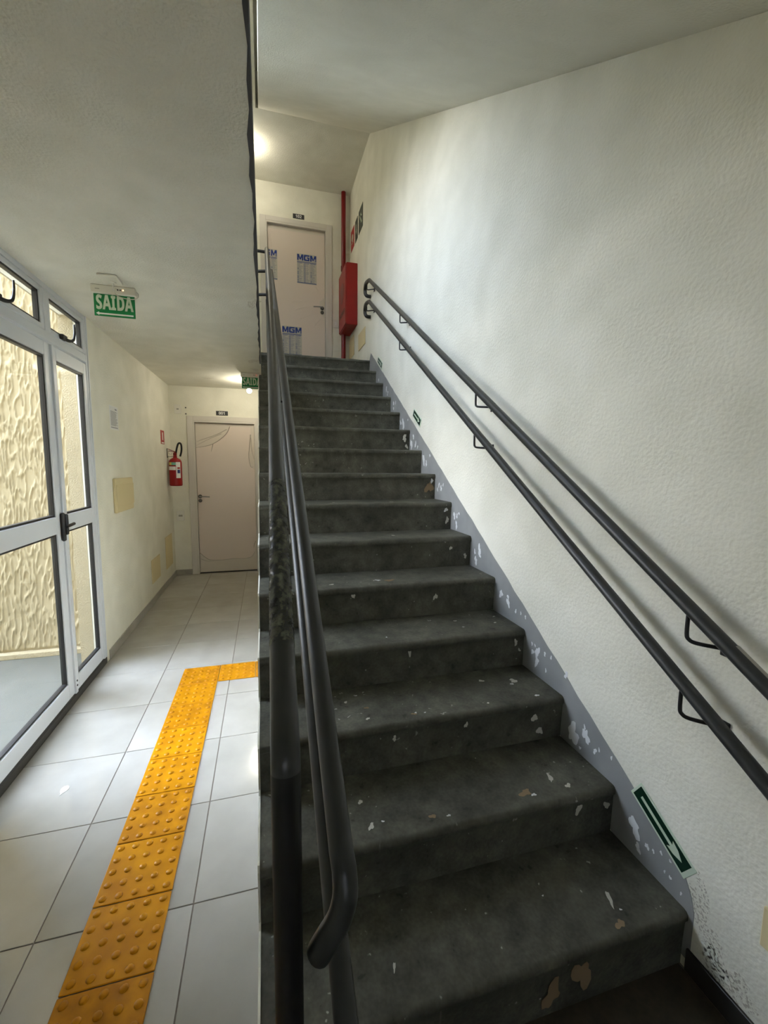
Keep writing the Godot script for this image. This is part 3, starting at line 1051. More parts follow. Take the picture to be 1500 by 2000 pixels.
# ---- doors --------------------------------------------------------------
func lever(parent: Node, at: Vector3, dir: float) -> void:
	var h := Node3D.new()
	put(h, "handle", parent)
	h.position = at
	var face := Basis(Vector3.RIGHT, PI / 2)
	var st := mb()
	lathe(st, [Vector2(0, 0.012), Vector2(0.022, 0.012), Vector2(0.026, 0.006), Vector2(0.026, 0.0)], Vector3.ZERO, 20, face)
	obj("rose", st, M.metal_dark, h)
	st = mb()
	tube(st, curve([Vector3(0, 0, 0.01), Vector3(0, 0, 0.04), Vector3(dir * 0.02, 0, 0.052), Vector3(dir * 0.06, 0, 0.052), Vector3(dir * 0.125, -0.004, 0.05)], 5), 0.0085, 12, 0.007)
	obj("lever", st, M.metal, h)
	st = mb()
	lathe(st, [Vector2(0, 0.008), Vector2(0.008, 0.008), Vector2(0.009, 0.011), Vector2(0.018, 0.011), Vector2(0.024, 0.006), Vector2(0.024, 0.0)], Vector3(0, -0.057, 0), 20, face)
	obj("keyhole", st, M.metal_dark, h)

func flat_door(n: String, label: String, x0: float, x1: float, y0: float, y1: float) -> Node3D:
	var o := thing(n, label, "door", P((x0 + x1) * 0.5, y0, BACK), "", "structure")
	var back := -o.position
	var st := mb()
	var w := 0.074
	var f := BACK - 0.014
	# casing round the opening, then the jambs with their stop
	box(st, x0 - w, x0, y0, y1 + w * 0.8, f, BACK, 0.003)
	box(st, x1, x1 + w, y0, y1 + w * 0.8, f, BACK, 0.003)
	box(st, x0, x1, y1, y1 + w * 0.8, f, BACK, 0.003)
	box(st, x0, x0 + 0.016, y0, y1, f + 0.002, BACK + 0.14)
	box(st, x1 - 0.016, x1, y0, y1, f + 0.002, BACK + 0.14)
	box(st, x0 + 0.016, x1 - 0.016, y1 - 0.022, y1, f + 0.002, BACK + 0.14)
	obj("frame", st, M.frame, o).position = back
	st = mb()
	box(st, x0 + 0.019, x1 - 0.019, y0 + 0.012, y1 - 0.026, BACK + 0.030, BACK + 0.065, 0.002)
	obj("leaf", st, M.door, o).position = back
	st = mb()
	box(st, x0 + 0.016, x1 - 0.016, y0, y0 + 0.006, BACK + 0.02, BACK + 0.12)
	obj("threshold", st, M.sill, o).position = back
	return o

func fold(st: SurfaceTool, pts: Array, w: float, z: float) -> void:
	# a raised crease of film: a slim ridge through the points (x, y)
	var c := []
	for p in pts:
		c.append(P(p[0], p[1], z))
	tube(st, curve(c, 5), w, 6, w * 0.35)

func make_doors() -> void:
	var z := BACK + 0.030
	var o := flat_door("door_1", "lower flat door wrapped in torn film, under plate 001", -0.894, -0.108, 0.0, 2.0625)
	var back := -o.position
	lever(o, P(-0.842, 1.058, z) + back, 1.0)
	var st := mb()
	var film := PackedVector2Array([Vector2(-0.872, 0.285), Vector2(-0.80, 0.215), Vector2(-0.735, 0.178), Vector2(-0.60, 0.172), Vector2(-0.44, 0.185), Vector2(-0.30, 0.178), Vector2(-0.20, 0.20), Vector2(-0.155, 0.27), Vector2(-0.130, 0.38), Vector2(-0.130, 1.42), Vector2(-0.185, 1.46), Vector2(-0.198, 1.62), Vector2(-0.175, 1.84), Vector2(-0.172, 2.0), Vector2(-0.44, 2.0), Vector2(-0.49, 1.90), Vector2(-0.60, 1.80), Vector2(-0.72, 1.74), Vector2(-0.872, 1.71)])
	plate(st, film, P(0, 0, z), Vector3.RIGHT, Vector3.UP, Vector3.BACK, 0.0012)
	var fo := obj("film", st, M.film, o)
	fo.position = back
	st = mb()
	var fz := z - 0.0012
	fold(st, [[-0.44, 2.0], [-0.49, 1.90], [-0.60, 1.80], [-0.72, 1.74], [-0.872, 1.71]], 0.006, fz)
	fold(st, [[-0.48, 1.96], [-0.62, 1.885], [-0.86, 1.79]], 0.004, fz)
	fold(st, [[-0.55, 1.90], [-0.70, 1.83], [-0.865, 1.74]], 0.003, fz)
	fold(st, [[-0.66, 1.76], [-0.675, 1.70], [-0.685, 1.66]], 0.005, fz)
	fold(st, [[-0.175, 1.90], [-0.192, 1.74], [-0.205, 1.60], [-0.185, 1.47], [-0.15, 1.46]], 0.006, fz)
	fold(st, [[-0.172, 1.86], [-0.165, 1.70], [-0.135, 1.56]], 0.004, fz)
	fold(st, [[-0.872, 0.285], [-0.80, 0.215], [-0.735, 0.178], [-0.60, 0.172], [-0.44, 0.185], [-0.30, 0.178], [-0.20, 0.20], [-0.155, 0.27]], 0.0035, fz)
	fold(st, [[-0.86, 0.20], [-0.78, 0.165], [-0.70, 0.16]], 0.0025, fz)
	fold(st, [[-0.14, 0.42], [-0.16, 0.37], [-0.165, 0.33]], 0.005, fz)
	obj("film_fold", st, M.film_edge, fo)

	o = flat_door("door_2", "upper flat door on the landing, wrapped in film printed in blue", 0.077, 0.875, UP, 4.675)
	back = -o.position
	lever(o, P(0.815, 3.657, z) + back, -1.0)
	st = mb()
	plate(st, PackedVector2Array([Vector2(0.100, 2.74), Vector2(0.850, 2.74), Vector2(0.850, 3.52), Vector2(0.780, 3.60), Vector2(0.780, 3.74), Vector2(0.850, 3.80), Vector2(0.850, 4.60), Vector2(0.100, 4.60)]), P(0, 0, z), Vector3.RIGHT, Vector3.UP, Vector3.BACK, 0.001)
	fo = obj("film", st, M.film, o)
	fo.position = back
	st = mb()
	fz = z - 0.001
	fold(st, [[0.73, 3.93], [0.77, 3.86], [0.775, 3.78]], 0.004, fz)
	fold(st, [[0.45, 3.60], [0.62, 3.66], [0.76, 3.69]], 0.003, fz)
	fold(st, [[0.40, 3.70], [0.55, 3.72], [0.74, 3.74]], 0.003, fz)
	fold(st, [[0.50, 3.48], [0.65, 3.55], [0.79, 3.58]], 0.003, fz)
	fold(st, [[0.70, 3.40], [0.76, 3.48], [0.80, 3.52]], 0.003, fz)
	fold(st, [[0.13, 4.55], [0.145, 4.40], [0.135, 4.25], [0.15, 4.12]], 0.004, fz)
	obj("film_fold", st, M.film, fo)
	for p in [[0.477, 3.950, 0.0, 0.264], [0.101, 3.956, 0.12 / 0.264, 0.118], [0.268, 2.994, 0.0, 0.264], [0.72, 3.21, 0.0, 0.0]]:
		if p[3] <= 0.0:
			continue
		st = mb()
		print_quad(st, P(p[0], p[1], fz - 0.0008), Vector3(p[3], 0, 0), Vector3(0, 0.385, 0), p[2] * 1.2 if p[3] < 0.2 else 0.0, 1.0)
		obj("film_print", st, M.print, fo)

	number_plate("001", -0.531, 2.168, "dark number plate reading 001 above the lower flat door")
	number_plate("102", 0.503, 4.782, "dark number plate reading 102 above the upper flat door")

func number_plate(words: String, x: float, y: float, label: String) -> void:
	var o := thing("number_plate", label, "sign", P(x, y, BACK))
	var st := mb()
	hexa(st, Vector3(-0.074, -0.029, 0), Vector3(0.074, 0.029, 0.004), 0.001, Transform3D())
	obj("plate", st, M.plate_dark, o)
	text(o, "digits", words, 0.036, Vector3(0, 0, 0.0045), M.white)

# ---- the glass entrance -------------------------------------------------
func make_entrance() -> void:
	var xi := WALL_L
	var o := thing("door_3", "white aluminium entrance door with clear glass panes and a transom", "door", P(xi, 0, 2.73), "", "structure")
	var back := -o.position
	var a := 1.95      # near end of the opening
	var b := 3.505     # far end
	var st := mb()
	box(st, xi - 0.13, xi + 0.004, 0.0, 0.045, a, b, 0.003)
	obj("sill", st, M.sill, o).position = back
	# fixed frame
	st = mb()
	var f0 := xi - 0.05
	var f1 := xi + 0.003
	box(st, f0, f1, 0.045, CEIL, b - 0.040, b, 0.003)
	box(st, f0, f1, 0.045, CEIL, a, a + 0.040, 0.003)
	box(st, f0, f1, 2.470, CEIL, a + 0.04, b - 0.04)
	box(st, f0, f1, 2.180, 2.236, a + 0.04, b - 0.04, 0.003)
	box(st, f0, f1, 2.236, 2.470, 2.906, 2.946, 0.003)
	box(st, f1, f1 + 0.004, 0.05, CEIL, b - 0.016, b - 0.002, 0.001)
	box(st, f1, f1 + 0.006, 2.182, 2.196, a + 0.04, b - 0.04, 0.001)
	obj("frame", st, M.alu, o).position = back
	# transom sashes
	for s in [[1.992, 2.904], [2.948, b - 0.042]]:
		var w := Node3D.new()
		put(w, "transom_sash", o)
		w.position = back
		glazed(w, s[0], s[1], 2.240, 2.467, 0.032, xi)
		# black stay handle
		var d: float = (s[0] + s[1]) * 0.5 - 0.10 if s[0] > 2.5 else (s[0] + s[1]) * 0.5 - 0.02
		st = mb()
		var hx := xi + 0.012
		tube(st, curve([P(hx, 2.252, d - 0.01), P(hx + 0.012, 2.246, d + 0.04), P(hx + 0.022, 2.262, d + 0.085), P(hx + 0.024, 2.31, d + 0.105), P(hx + 0.020, 2.365, d + 0.118)], 6), 0.0115, 10, 0.004)
		hexa(st, P(hx - 0.010, 2.238, d + 0.03), P(hx + 0.012, 2.268, d - 0.03), 0.003, Transform3D())
		obj("stay_handle", st, M.black, w)
	# leaves
	var leaf := Node3D.new()
	put(leaf, "narrow_leaf", o)
	leaf.position = back
	leaf_panes(leaf, 2.967, 3.462, 0.045, xi)
	leaf = Node3D.new()
	put(leaf, "wide_leaf", o)
	leaf.position = back
	leaf_panes(leaf, 1.993, 2.962, 0.085, xi)
	st = mb()
	box(st, xi - 0.02, xi + 0.012, 0.055, 2.172, 2.944, 2.972, 0.003)
	obj("meeting_strip", st, M.alu, o).position = back
	# black lock with its turning knob
	st = mb()
	box(st, xi + 0.003, xi + 0.022, 1.030, 1.200, 2.912, 2.940, 0.006)
	box(st, xi + 0.010, xi + 0.030, 1.066, 1.190, 2.934, 2.958, 0.005)
	tube(st, [P(xi + 0.03, 1.118, 2.925), P(xi + 0.036, 1.122, 2.975), P(xi + 0.036, 1.124, 3.012)], 0.009, 10)
	obj("lock", st, M.black, o).position = back
	st = mb()
	for y in [0.105, 0.135]:
		lathe(st, [Vector2(0, 0.003), Vector2(0.006, 0.003), Vector2(0.006, 0)], P(xi + 0.012, y, 2.958), 10, Basis(Vector3.BACK, -PI / 2))
	obj("screw", st, M.black, o).position = back

func leaf_panes(w: Node, d0: float, d1: float, far_stile: float, xi: float) -> void:
	var x0 := xi - 0.031
	var x1 := xi + 0.0
	var near := 0.053 if far_stile < 0.06 else 0.06
	var st := mb()
	box(st, x0, x1, 0.055, 2.174, d0, d0 + near, 0.003)
	box(st, x0, x1, 0.055, 2.174, d1 - far_stile, d1, 0.003)
	box(st, x0, x1, 0.055, 0.150, d0 + near, d1 - far_stile, 0.003)
	box(st, x0, x1, 1.080, 1.182, d0 + near, d1 - far_stile, 0.003)
	box(st, x0, x1, 2.098, 2.174, d0 + near, d1 - far_stile, 0.003)
	obj("leaf_frame", st, M.alu, w)
	for p in [[0.150, 1.080], [1.182, 2.098]]:
		pane(w, d0 + near, d1 - far_stile, p[0], p[1], xi)

func glazed(w: Node, d0: float, d1: float, y0: float, y1: float, b: float, xi: float) -> void:
	var st := mb()
	var x0 := xi - 0.031
	var x1 := xi + 0.001
	box(st, x0, x1, y0, y1, d0, d0 + b, 0.003)
	box(st, x0, x1, y0, y1, d1 - b, d1, 0.003)
	box(st, x0, x1, y0, y0 + b * 0.8, d0 + b, d1 - b, 0.003)
	box(st, x0, x1, y1 - b * 0.8, y1, d0 + b, d1 - b, 0.003)
	obj("sash_frame", st, M.alu, w)
	pane(w, d0 + b, d1 - b, y0 + b * 0.8, y1 - b * 0.8, xi)

func pane(w: Node, d0: float, d1: float, y0: float, y1: float, xi: float) -> void:
	var st := mb()
	var g := 0.011
	var x0 := xi - 0.032
	var x1 := xi - 0.008
	box(st, x0, x1, y0, y0 + g, d0, d1)
	box(st, x0, x1, y1 - g, y1, d0, d1)
	box(st, x0, x1, y0 + g, y1 - g, d0, d0 + g)
	box(st, x0, x1, y0 + g, y1 - g, d1 - g, d1)
	obj("gasket", st, M.black, w)
	st = mb()
	var xg := xi - 0.020
	quad(st, P(xg, y0 + g, d0 + g), P(xg, y1 - g, d0 + g), P(xg, y1 - g, d1 - g), P(xg, y0 + g, d1 - g), Vector3.RIGHT)
	obj("glass_pane", st, M.glass, w)

# ---- outside the glass --------------------------------------------------
func make_outside() -> void:
	var xo := WALL_L - 0.15
	var st := mb()
	box(st, -9.0, xo, -0.15, -0.03, -4.0, 12.0)
	tag(obj("courtyard_paving", st, M.paving), "pale concrete paving outside the glass entrance door", "paving", "", "structure")
	# dirt strip and curb at the foot of the wall
	st = mb()
	box(st, -2.62, xo, -0.03, 0.012, 3.80, 3.90, 0.004)
	tag(obj("courtyard_curb", st, M.stucco_plain), "low cream curb at the foot of the textured outside wall", "curb", "", "structure")

	# courtyard wall: plain cream margin and a field of combed stucco in relief
	var wall := thing("wall_outside", "cream stucco wall with rippled texture in sunlight outside the glass", "wall", P(-3.0, 0, 3.85), "", "structure")
	st = mb()
	box(st, -2.62, xo, -0.03, 6.5, 3.86, 4.2)
	obj("plain_render", st, M.stucco_plain, wall).position = -wall.position
	var n := FastNoiseLite.new()
	n.seed = 6
	n.noise_type = FastNoiseLite.TYPE_SIMPLEX_SMOOTH
	n.frequency = 1.0
	n.fractal_type = FastNoiseLite.FRACTAL_RIDGED
	n.fractal_octaves = 2
	n.domain_warp_enabled = true
	n.domain_warp_amplitude = 0.35
	n.domain_warp_frequency = 1.3
	var w := FastNoiseLite.new()
	w.seed = 15
	w.frequency = 9.0
	var x0 := -2.62
	var x1 := -1.43
	var nx := 230
	var ny := 270
	var hgt := []
	for j in ny + 1:
		var row := PackedFloat32Array()
		var y := lerpf(0.02, 3.2, float(j) / ny)
		for i in nx + 1:
			var x := lerpf(x0, x1, float(i) / nx)
			var r := n.get_noise_2d(x * 21.0, y * 4.6)
			var v := smoothstep(0.15, 0.75, r) * 0.010 + 0.0015 * w.get_noise_2d(x * 3.0, y * 2.0)
			if i == 0 or i == nx or j == 0 or j == ny:
				v = -0.012
			row.append(v)
		hgt.append(row)
	st = mb()
	st.set_smooth_group(0)
	for j in ny:
		for i in nx:
			var q := []
			for k in [[0, 0], [1, 0], [1, 1], [0, 1]]:
				var ii: int = i + k[0]
				var jj: int = j + k[1]
				q.append(P(lerpf(x0, x1, float(ii) / nx), lerpf(0.02, 3.2, float(jj) / ny), 3.852 - hgt[jj][ii]))
			for v in [q[0], q[2], q[1], q[0], q[3], q[2]]:
				st.add_vertex(v)
	st.generate_normals()
	obj("combed_stucco", st, M.stucco, wall).position = -wall.position

	# the wing across the courtyard, which shades the paving
	st = mb()
	box(st, -9.0, xo - 0.3, -0.03, 5.35, -4.0, 0.66)
	tag(obj("wall_courtyard", st, M.stucco_plain), "cream wing of the building across the courtyard", "wall", "", "structure")

	# the boundary wall of the courtyard, far to the left
	st = mb()
	box(st, -7.6, -7.3, -0.03, 1.7, -4.0, 12.0)
	tag(obj("wall_boundary", st, M.stucco_plain), "cream boundary wall closing the courtyard opposite the entrance", "wall", "", "structure")

	# window behind the viewer
	var b2 := thing("window_2", "white aluminium window in the wall behind the viewer", "window", P(-0.3, 1.2, -2.38), "", "structure")
	st = mb()
	box(st, -0.6, -0.05, 1.36, 1.40, -2.41, -2.35, 0.003)
	box(st, -0.6, -0.05, 1.72, 1.76, -2.41, -2.35, 0.003)
	for x in [-0.6, -0.09]:
		box(st, x, x + 0.04, 1.40, 1.72, -2.41, -2.35, 0.003)
	obj("window_frame", st, M.alu, b2).position = -b2.position
	st = mb()
	quad(st, P(-0.56, 1.40, -2.38), P(-0.09, 1.40, -2.38), P(-0.09, 1.72, -2.38), P(-0.56, 1.72, -2.38), Vector3.FORWARD)
	obj("glass_pane", st, M.glass, b2).position = -b2.position

	# window of the upper corridor
	var o := thing("window_1", "white aluminium window of the upper corridor above the entrance", "window", P(WALL_L, 3.55, 2.6), "", "structure")
	st = mb()
	var a := 1.95
	var b := 3.5
	var f0 := WALL_L - 0.10
	var f1 := WALL_L - 0.04
	for s in [[a, a + 0.04], [b - 0.04, b], [2.71, 2.75]]:
		box(st, f0, f1, 3.55, 4.95, s[0], s[1], 0.003)
	box(st, f0, f1, 3.55, 3.59, a, b, 0.003)
	box(st, f0, f1, 4.91, 4.95, a, b, 0.003)
	obj("window_frame", st, M.alu, o).position = -o.position
	for s in [[a + 0.04, 2.71], [2.75, b - 0.04]]:
		st = mb()
		var xg := WALL_L - 0.07
		quad(st, P(xg, 3.59, s[0]), P(xg, 4.91, s[0]), P(xg, 4.91, s[1]), P(xg, 3.59, s[1]), Vector3.RIGHT)
		obj("glass_pane", st, M.glass, o).position = -o.position

# ---- signs and fittings -------------------------------------------------
func exit_sign(x: float, d: float, label: String, lit: Material) -> Node3D:
	var o := thing("exit_sign", label, "exit sign", P(x, CEIL, d), "exit signs on the corridor ceiling")
	var st := mb()
	hexa(st, Vector3(-0.113, -0.046, -0.018), Vector3(0.113, 0.0, 0.018), 0.004, Transform3D())
	obj("case", st, M.sign_case, o)
	st = mb()
	hexa(st, Vector3(-0.104, -0.166, -0.003), Vector3(0.104, -0.046, 0.003), 0.001, Transform3D())
	var p := obj("panel", st, M.green, o)
	text(p, "lettering", "SAÍDA", 0.074, Vector3(0.0, -0.094, 0.0036), M.glow_white, Basis(), 0.62, 0.6)
	st = mb()
	plate(st, PackedVector2Array([Vector2(-0.095, -0.152), Vector2(-0.080, -0.143), Vector2(-0.080, -0.1485), Vector2(0.094, -0.1485), Vector2(0.094, -0.1570), Vector2(-0.080, -0.1570), Vector2(-0.080, -0.1625)]), Vector3(0, 0, 0.003), Vector3.RIGHT, Vector3.UP, Vector3.BACK, 0.0006)
	obj("arrow", st, M.white, p)
	for k in 3:
		st = mb()
		lathe(st, [Vector2(0, 0.002), Vector2(0.0035, 0.002), Vector2(0.0035, 0)], Vector3(0.024 + k * 0.0135, -0.021, 0.018), 10, Basis(Vector3.RIGHT, PI / 2))
		obj("indicator", st, lit if k == 2 else M.black, o)
	st = mb()
	hexa(st, Vector3(-0.09, -0.026, 0.0178), Vector3(-0.068, -0.022, 0.0186), 0.0, Transform3D())
	obj("maker_mark", st, M.stain, o)
	return o

func make_signs() -> void:
	var e := exit_sign(-0.808, 2.87, "green SAÍDA exit sign under the ceiling near the glass door", M.led)
	# feed: square cover on the ceiling, spout and a slack white cable round the end of the sign
	var st := mb()
	hexa(st, Vector3(-0.048, -0.013, 0.07), Vector3(0.048, 0.0, 0.185), 0.004, Transform3D(Basis(), Vector3(0.02, 0, 0)))
	lathe(st, [Vector2(0.0035, -0.030), Vector2(0.006, -0.018), Vector2(0.016, -0.016), Vector2(0.018, -0.012)], Vector3(0.025, 0, 0.10), 16)
	obj("ceiling_cover", st, M.sign_case, e)
	st = mb()
	tube(st, curve([Vector3(0.025, -0.026, 0.10), Vector3(0.022, -0.046, 0.088), Vector3(0.026, -0.062, 0.066), Vector3(0.045, -0.070, 0.050), Vector3(0.085, -0.071, 0.036), Vector3(0.112, -0.062, 0.022), Vector3(0.124, -0.044, 0.006), Vector3(0.122, -0.024, 0.0), Vector3(0.112, -0.018, 0.0)], 6), 0.0024, 8)
	obj("cable", st, M.cable, e)
	exit_sign(-0.118, 5.05, "green SAÍDA exit sign on the ceiling by the lit bulb", M.led_red)

	# sheets and plates on the left wall: name, label, category, depth from, to, y from, to, thickness, material
	var st2 := mb()
	plate(st2, PackedVector2Array([Vector2(0, 0), Vector2(0.205, 0), Vector2(0.205, 0.19), Vector2(0, 0.19)]), P(WALL_L, 1.765, 3.88), Vector3(0, 0, -1), Vector3.UP, Vector3.RIGHT, 0.0008)
	var nt = tag(thing("paper_notice", "white printed notice taped to the corridor wall", "notice", P(WALL_L, 1.765, 3.88)), "white printed notice taped to the corridor wall", "notice")
	obj("sheet", st2, M.white, nt).position = -nt.position
	st2 = mb()
	print_quad(st2, P(WALL_L + 0.0012, 1.770, 3.885), Vector3(0, 0, -0.195), Vector3(0, 0.18, 0))
	obj("print", st2, M.notice, nt).position = -nt.position

	cover("raised beige junction box cover on the corridor wall", 3.855, 4.315, 1.092, 1.372, 0.024)
	cover("square beige blank cover low on the corridor wall", 4.894, 5.256, 0.215, 0.474, 0.008)
	cover("tall beige blank cover low beside the far corner", 5.572, 5.934, 0.209, 0.607, 0.008)

	# red plate above the extinguisher
	var r := thing("extinguisher_sign", "small red and white sign above the fire extinguisher", "sign", P(WALL_L, 1.73, 5.59))
	st = mb()
	box(st, WALL_L, WALL_L + 0.003, 1.728, 1.890, 5.594, 5.775, 0.001)
	obj("plate", st, M.red_sign, r).position = -r.position
	st = mb()
	box(st, WALL_L + 0.003, WALL_L + 0.0036, 1.775, 1.866, 5.665, 5.710)
	box(st, WALL_L + 0.003, WALL_L + 0.0036, 1.736, 1.750, 5.625, 5.750)
	obj("symbol", st, M.white, r).position = -r.position
	make_extinguisher()

	# switch and outlet on the far wall
	var s := thing("wall_switch", "white switch plate high on the wall beside the lower flat door", "switch", P(-1.07, 2.20, BACK))
	st = mb()
	hexa(st, Vector3(-0.041, -0.057, 0), Vector3(0.041, 0.057, 0.009), 0.003, Transform3D())
	obj("plate", st, M.switch, s)
	st = mb()
	hexa(st, Vector3(-0.013, -0.008, 0.009), Vector3(0.013, 0.008, 0.012), 0.001, Transform3D())
	obj("sensor", st, M.metal, s)
	st = mb()
	for y in [2.222, 2.143]:
		lathe(st, [Vector2(0, 0.001), Vector2(0.009, 0.001), Vector2(0.009, 0)], P(-0.975 + 0.0, y, BACK) , 10, Basis(Vector3.RIGHT, PI / 2))
	var hole = tag(obj("screw_hole", st, M.plate_dark), "two dark screw holes in the wall beside the switch plate", "hole")
	hole.set_meta("kind", "stuff")
	s = thing("wall_outlet", "white socket plate low on the wall beside the lower flat door", "outlet", P(-1.088, 0.806, BACK))
	st = mb()
	hexa(st, Vector3(-0.046, -0.066, 0), Vector3(0.046, 0.066, 0.009), 0.003, Transform3D())
	obj("plate", st, M.switch, s)
	st = mb()
	hexa(st, Vector3(-0.024, -0.012, 0.009), Vector3(0.024, 0.012, 0.011), 0.002, Transform3D())
	obj("socket", st, M.stain, s)
	s = thing("wall_switch", "white switch plate between the upper door and the red pipe", "switch", P(0.998, 3.46, BACK))
	st = mb()
	hexa(st, Vector3(-0.038, -0.057, 0), Vector3(0.038, 0.057, 0.009), 0.003, Transform3D())
	obj("plate", st, M.switch, s)
	st = mb()
	hexa(st, Vector3(-0.012, -0.022, 0.009), Vector3(0.012, 0.022, 0.013), 0.002, Transform3D())
	obj("rocker", st, M.white, s)

	# step arrows on the right wall
	arrow_sign(0.943, 0.361, 0.24, "green arrow sign pointing down beside the lowest steps")
	arrow_sign(3.285, 1.885, 0.21, "small arrow sign on the wall halfway up the stairs")
	arrow_sign(4.455, 2.575, 0.21, "small arrow sign on the wall below the landing")

	# three plates high on the right wall above the cabinet
	wall_plate("red fire hose sign on the wall above the red cabinet", 5.82, 6.03, 4.37, 4.63, M.red_sign, 0)
	wall_plate("green arrow sign between the red sign and the running figure sign", 5.60, 5.755, 4.365, 4.625, M.green_dark, 1)
	wall_plate("green escape stair sign with a running figure", 5.31, 5.54, 4.362, 4.63, M.green_dark, 2)

	# beige covers on the right wall
	cover_r("beige blank cover on the right wall under the handrail ends", 5.14, 5.512, 2.95, 3.15)
	cover_r("beige blank cover on the right wall under the red cabinet", 5.80, 6.12, 2.98, 3.24)
	cover_r("yellowed beige cover low on the right wall in front of the stairs", 0.36, 0.655, 0.30, 0.41)

func cover(label: String, d0: float, d1: float, y0: float, y1: float, th: float) -> void:
	var o := thing("blank_cover", label, "cover plate", P(WALL_L, y0, (d0 + d1) * 0.5))
	var st := mb()
	box(st, WALL_L, WALL_L + th, y0, y1, d0, d1, minf(0.006, th * 0.5))
	obj("plate", st, M.beige, o).position = -o.position
	if th > 0.02:
		st = mb()
		box(st, WALL_L + th, WALL_L + th + 0.006, y0 + 0.05, y1 - 0.05, d0 + 0.006, d1 - 0.006, 0.003)
		obj("lid", st, M.beige, o).position = -o.position

func cover_r(label: String, d0: float, d1: float, y0: float, y1: float) -> void:
	var o := thing("blank_cover", label, "cover plate", P(WALL_R, y0, (d0 + d1) * 0.5))
	var st := mb()
	box(st, WALL_R - 0.009, WALL_R, y0, y1, d0, d1, 0.003)
	obj("plate", st, M.beige, o).position = -o.position

func arrow_sign(d: float, y: float, len: float, label: String) -> void:
	var o := thing("arrow_sign", label, "sign", P(WALL_R, y, d), "escape arrows along the stair wall")
	# local axes: ex runs down the slope towards the viewer, ey across
	var s := atan2(RISE, GOING)
	var ex := Vector3(0, -sin(s), cos(s))
	var ey := Vector3(0, cos(s), sin(s))
	var en := Vector3.LEFT
	var b := Basis(ex, ey, en)
	if b.determinant() < 0:
		b = Basis(ex, ey, ex.cross(ey))
	var t := Transform3D(b, Vector3.ZERO)
	var l := len * 0.5
	var h := 0.034
	var st := mb()
	hexa(st, Vector3(-l, -h, 0), Vector3(l, h, 0.0025), 0.0008, t)
	obj("plate", st, M.glow_white, o)
	st = mb()
	hexa(st, Vector3(-l + 0.008, -h + 0.008, 0.0025), Vector3(l - 0.014, h - 0.008, 0.0031), 0.0, t)
	obj("field", st, M.green_dark, o)
	st = mb()
	var p := PackedVector2Array([Vector2(-l + 0.03, -0.0055), Vector2(l - 0.075, -0.0055), Vector2(l - 0.082, -0.018), Vector2(l - 0.058, -0.014), Vector2(l - 0.032, 0.0), Vector2(l - 0.058, 0.014), Vector2(l - 0.082, 0.018), Vector2(l - 0.075, 0.0055), Vector2(-l + 0.03, 0.0055)])
	plate(st, p, b.z * 0.003, b.x, b.y, b.z, 0.0006)
	obj("arrow", st, M.glow_white, o)

func wall_plate(label: String, d0: float, d1: float, y0: float, y1: float, m: Material, kind: int) -> void:
	var o := thing("wall_sign", label, "sign", P(WALL_R, y0, (d0 + d1) * 0.5), "signs beside the upper landing")
	var back := -o.position
	var st := mb()
	box(st, WALL_R - 0.003, WALL_R, y0, y1, d0, d1, 0.001)
	obj("plate", st, m, o).position = back
	st = mb()
	var org := P(WALL_R - 0.003, y0, d1)      # seen from the stairs, the far end is on the left
	var w := d1 - d0
	var h := y1 - y0
	var pol := []
	if kind == 0:
		pol.append([Vector2(0.12, 0.16), Vector2(0.88, 0.16), Vector2(0.88, 0.24), Vector2(0.12, 0.24)])
		var ring := []
		for i in 20:
			ring.append(Vector2(0.5 + 0.32 * cos(TAU * i / 20.0), 0.6 + 0.28 * sin(TAU * i / 20.0)))
		pol.append(ring)
	elif kind == 1:
		pol.append([Vector2(0.4, 0.9), Vector2(0.6, 0.9), Vector2(0.6, 0.45), Vector2(0.8, 0.45), Vector2(0.5, 0.1), Vector2(0.2, 0.45), Vector2(0.4, 0.45)])
	else:
		pol.append([Vector2(0.1, 0.85), Vector2(0.3, 0.85), Vector2(0.3, 0.65), Vector2(0.5, 0.65), Vector2(0.5, 0.45), Vector2(0.7, 0.45), Vector2(0.7, 0.25), Vector2(0.92, 0.25), Vector2(0.92, 0.15), Vector2(0.62, 0.15), Vector2(0.62, 0.36), Vector2(0.42, 0.36), Vector2(0.42, 0.56), Vector2(0.22, 0.56), Vector2(0.22, 0.76), Vector2(0.1, 0.76)])
		pol.append([Vector2(0.42, 0.78), Vector2(0.5, 0.9), Vector2(0.62, 0.9), Vector2(0.72, 0.72), Vector2(0.86, 0.64), Vector2(0.82, 0.58), Vector2(0.68, 0.64), Vector2(0.58, 0.72)])
	for q in pol:
		var pts := PackedVector2Array()
		for v in q:
			pts.append(Vector2((0.5 + (v.x - 0.5) * 0.7) * w, (0.5 + (v.y - 0.5) * 0.6) * h))
		plate(st, pts, org, Vector3(0, 0, 1), Vector3.UP, Vector3.LEFT, 0.0006)
	obj("symbol", st, M.glow_white, o).position = back

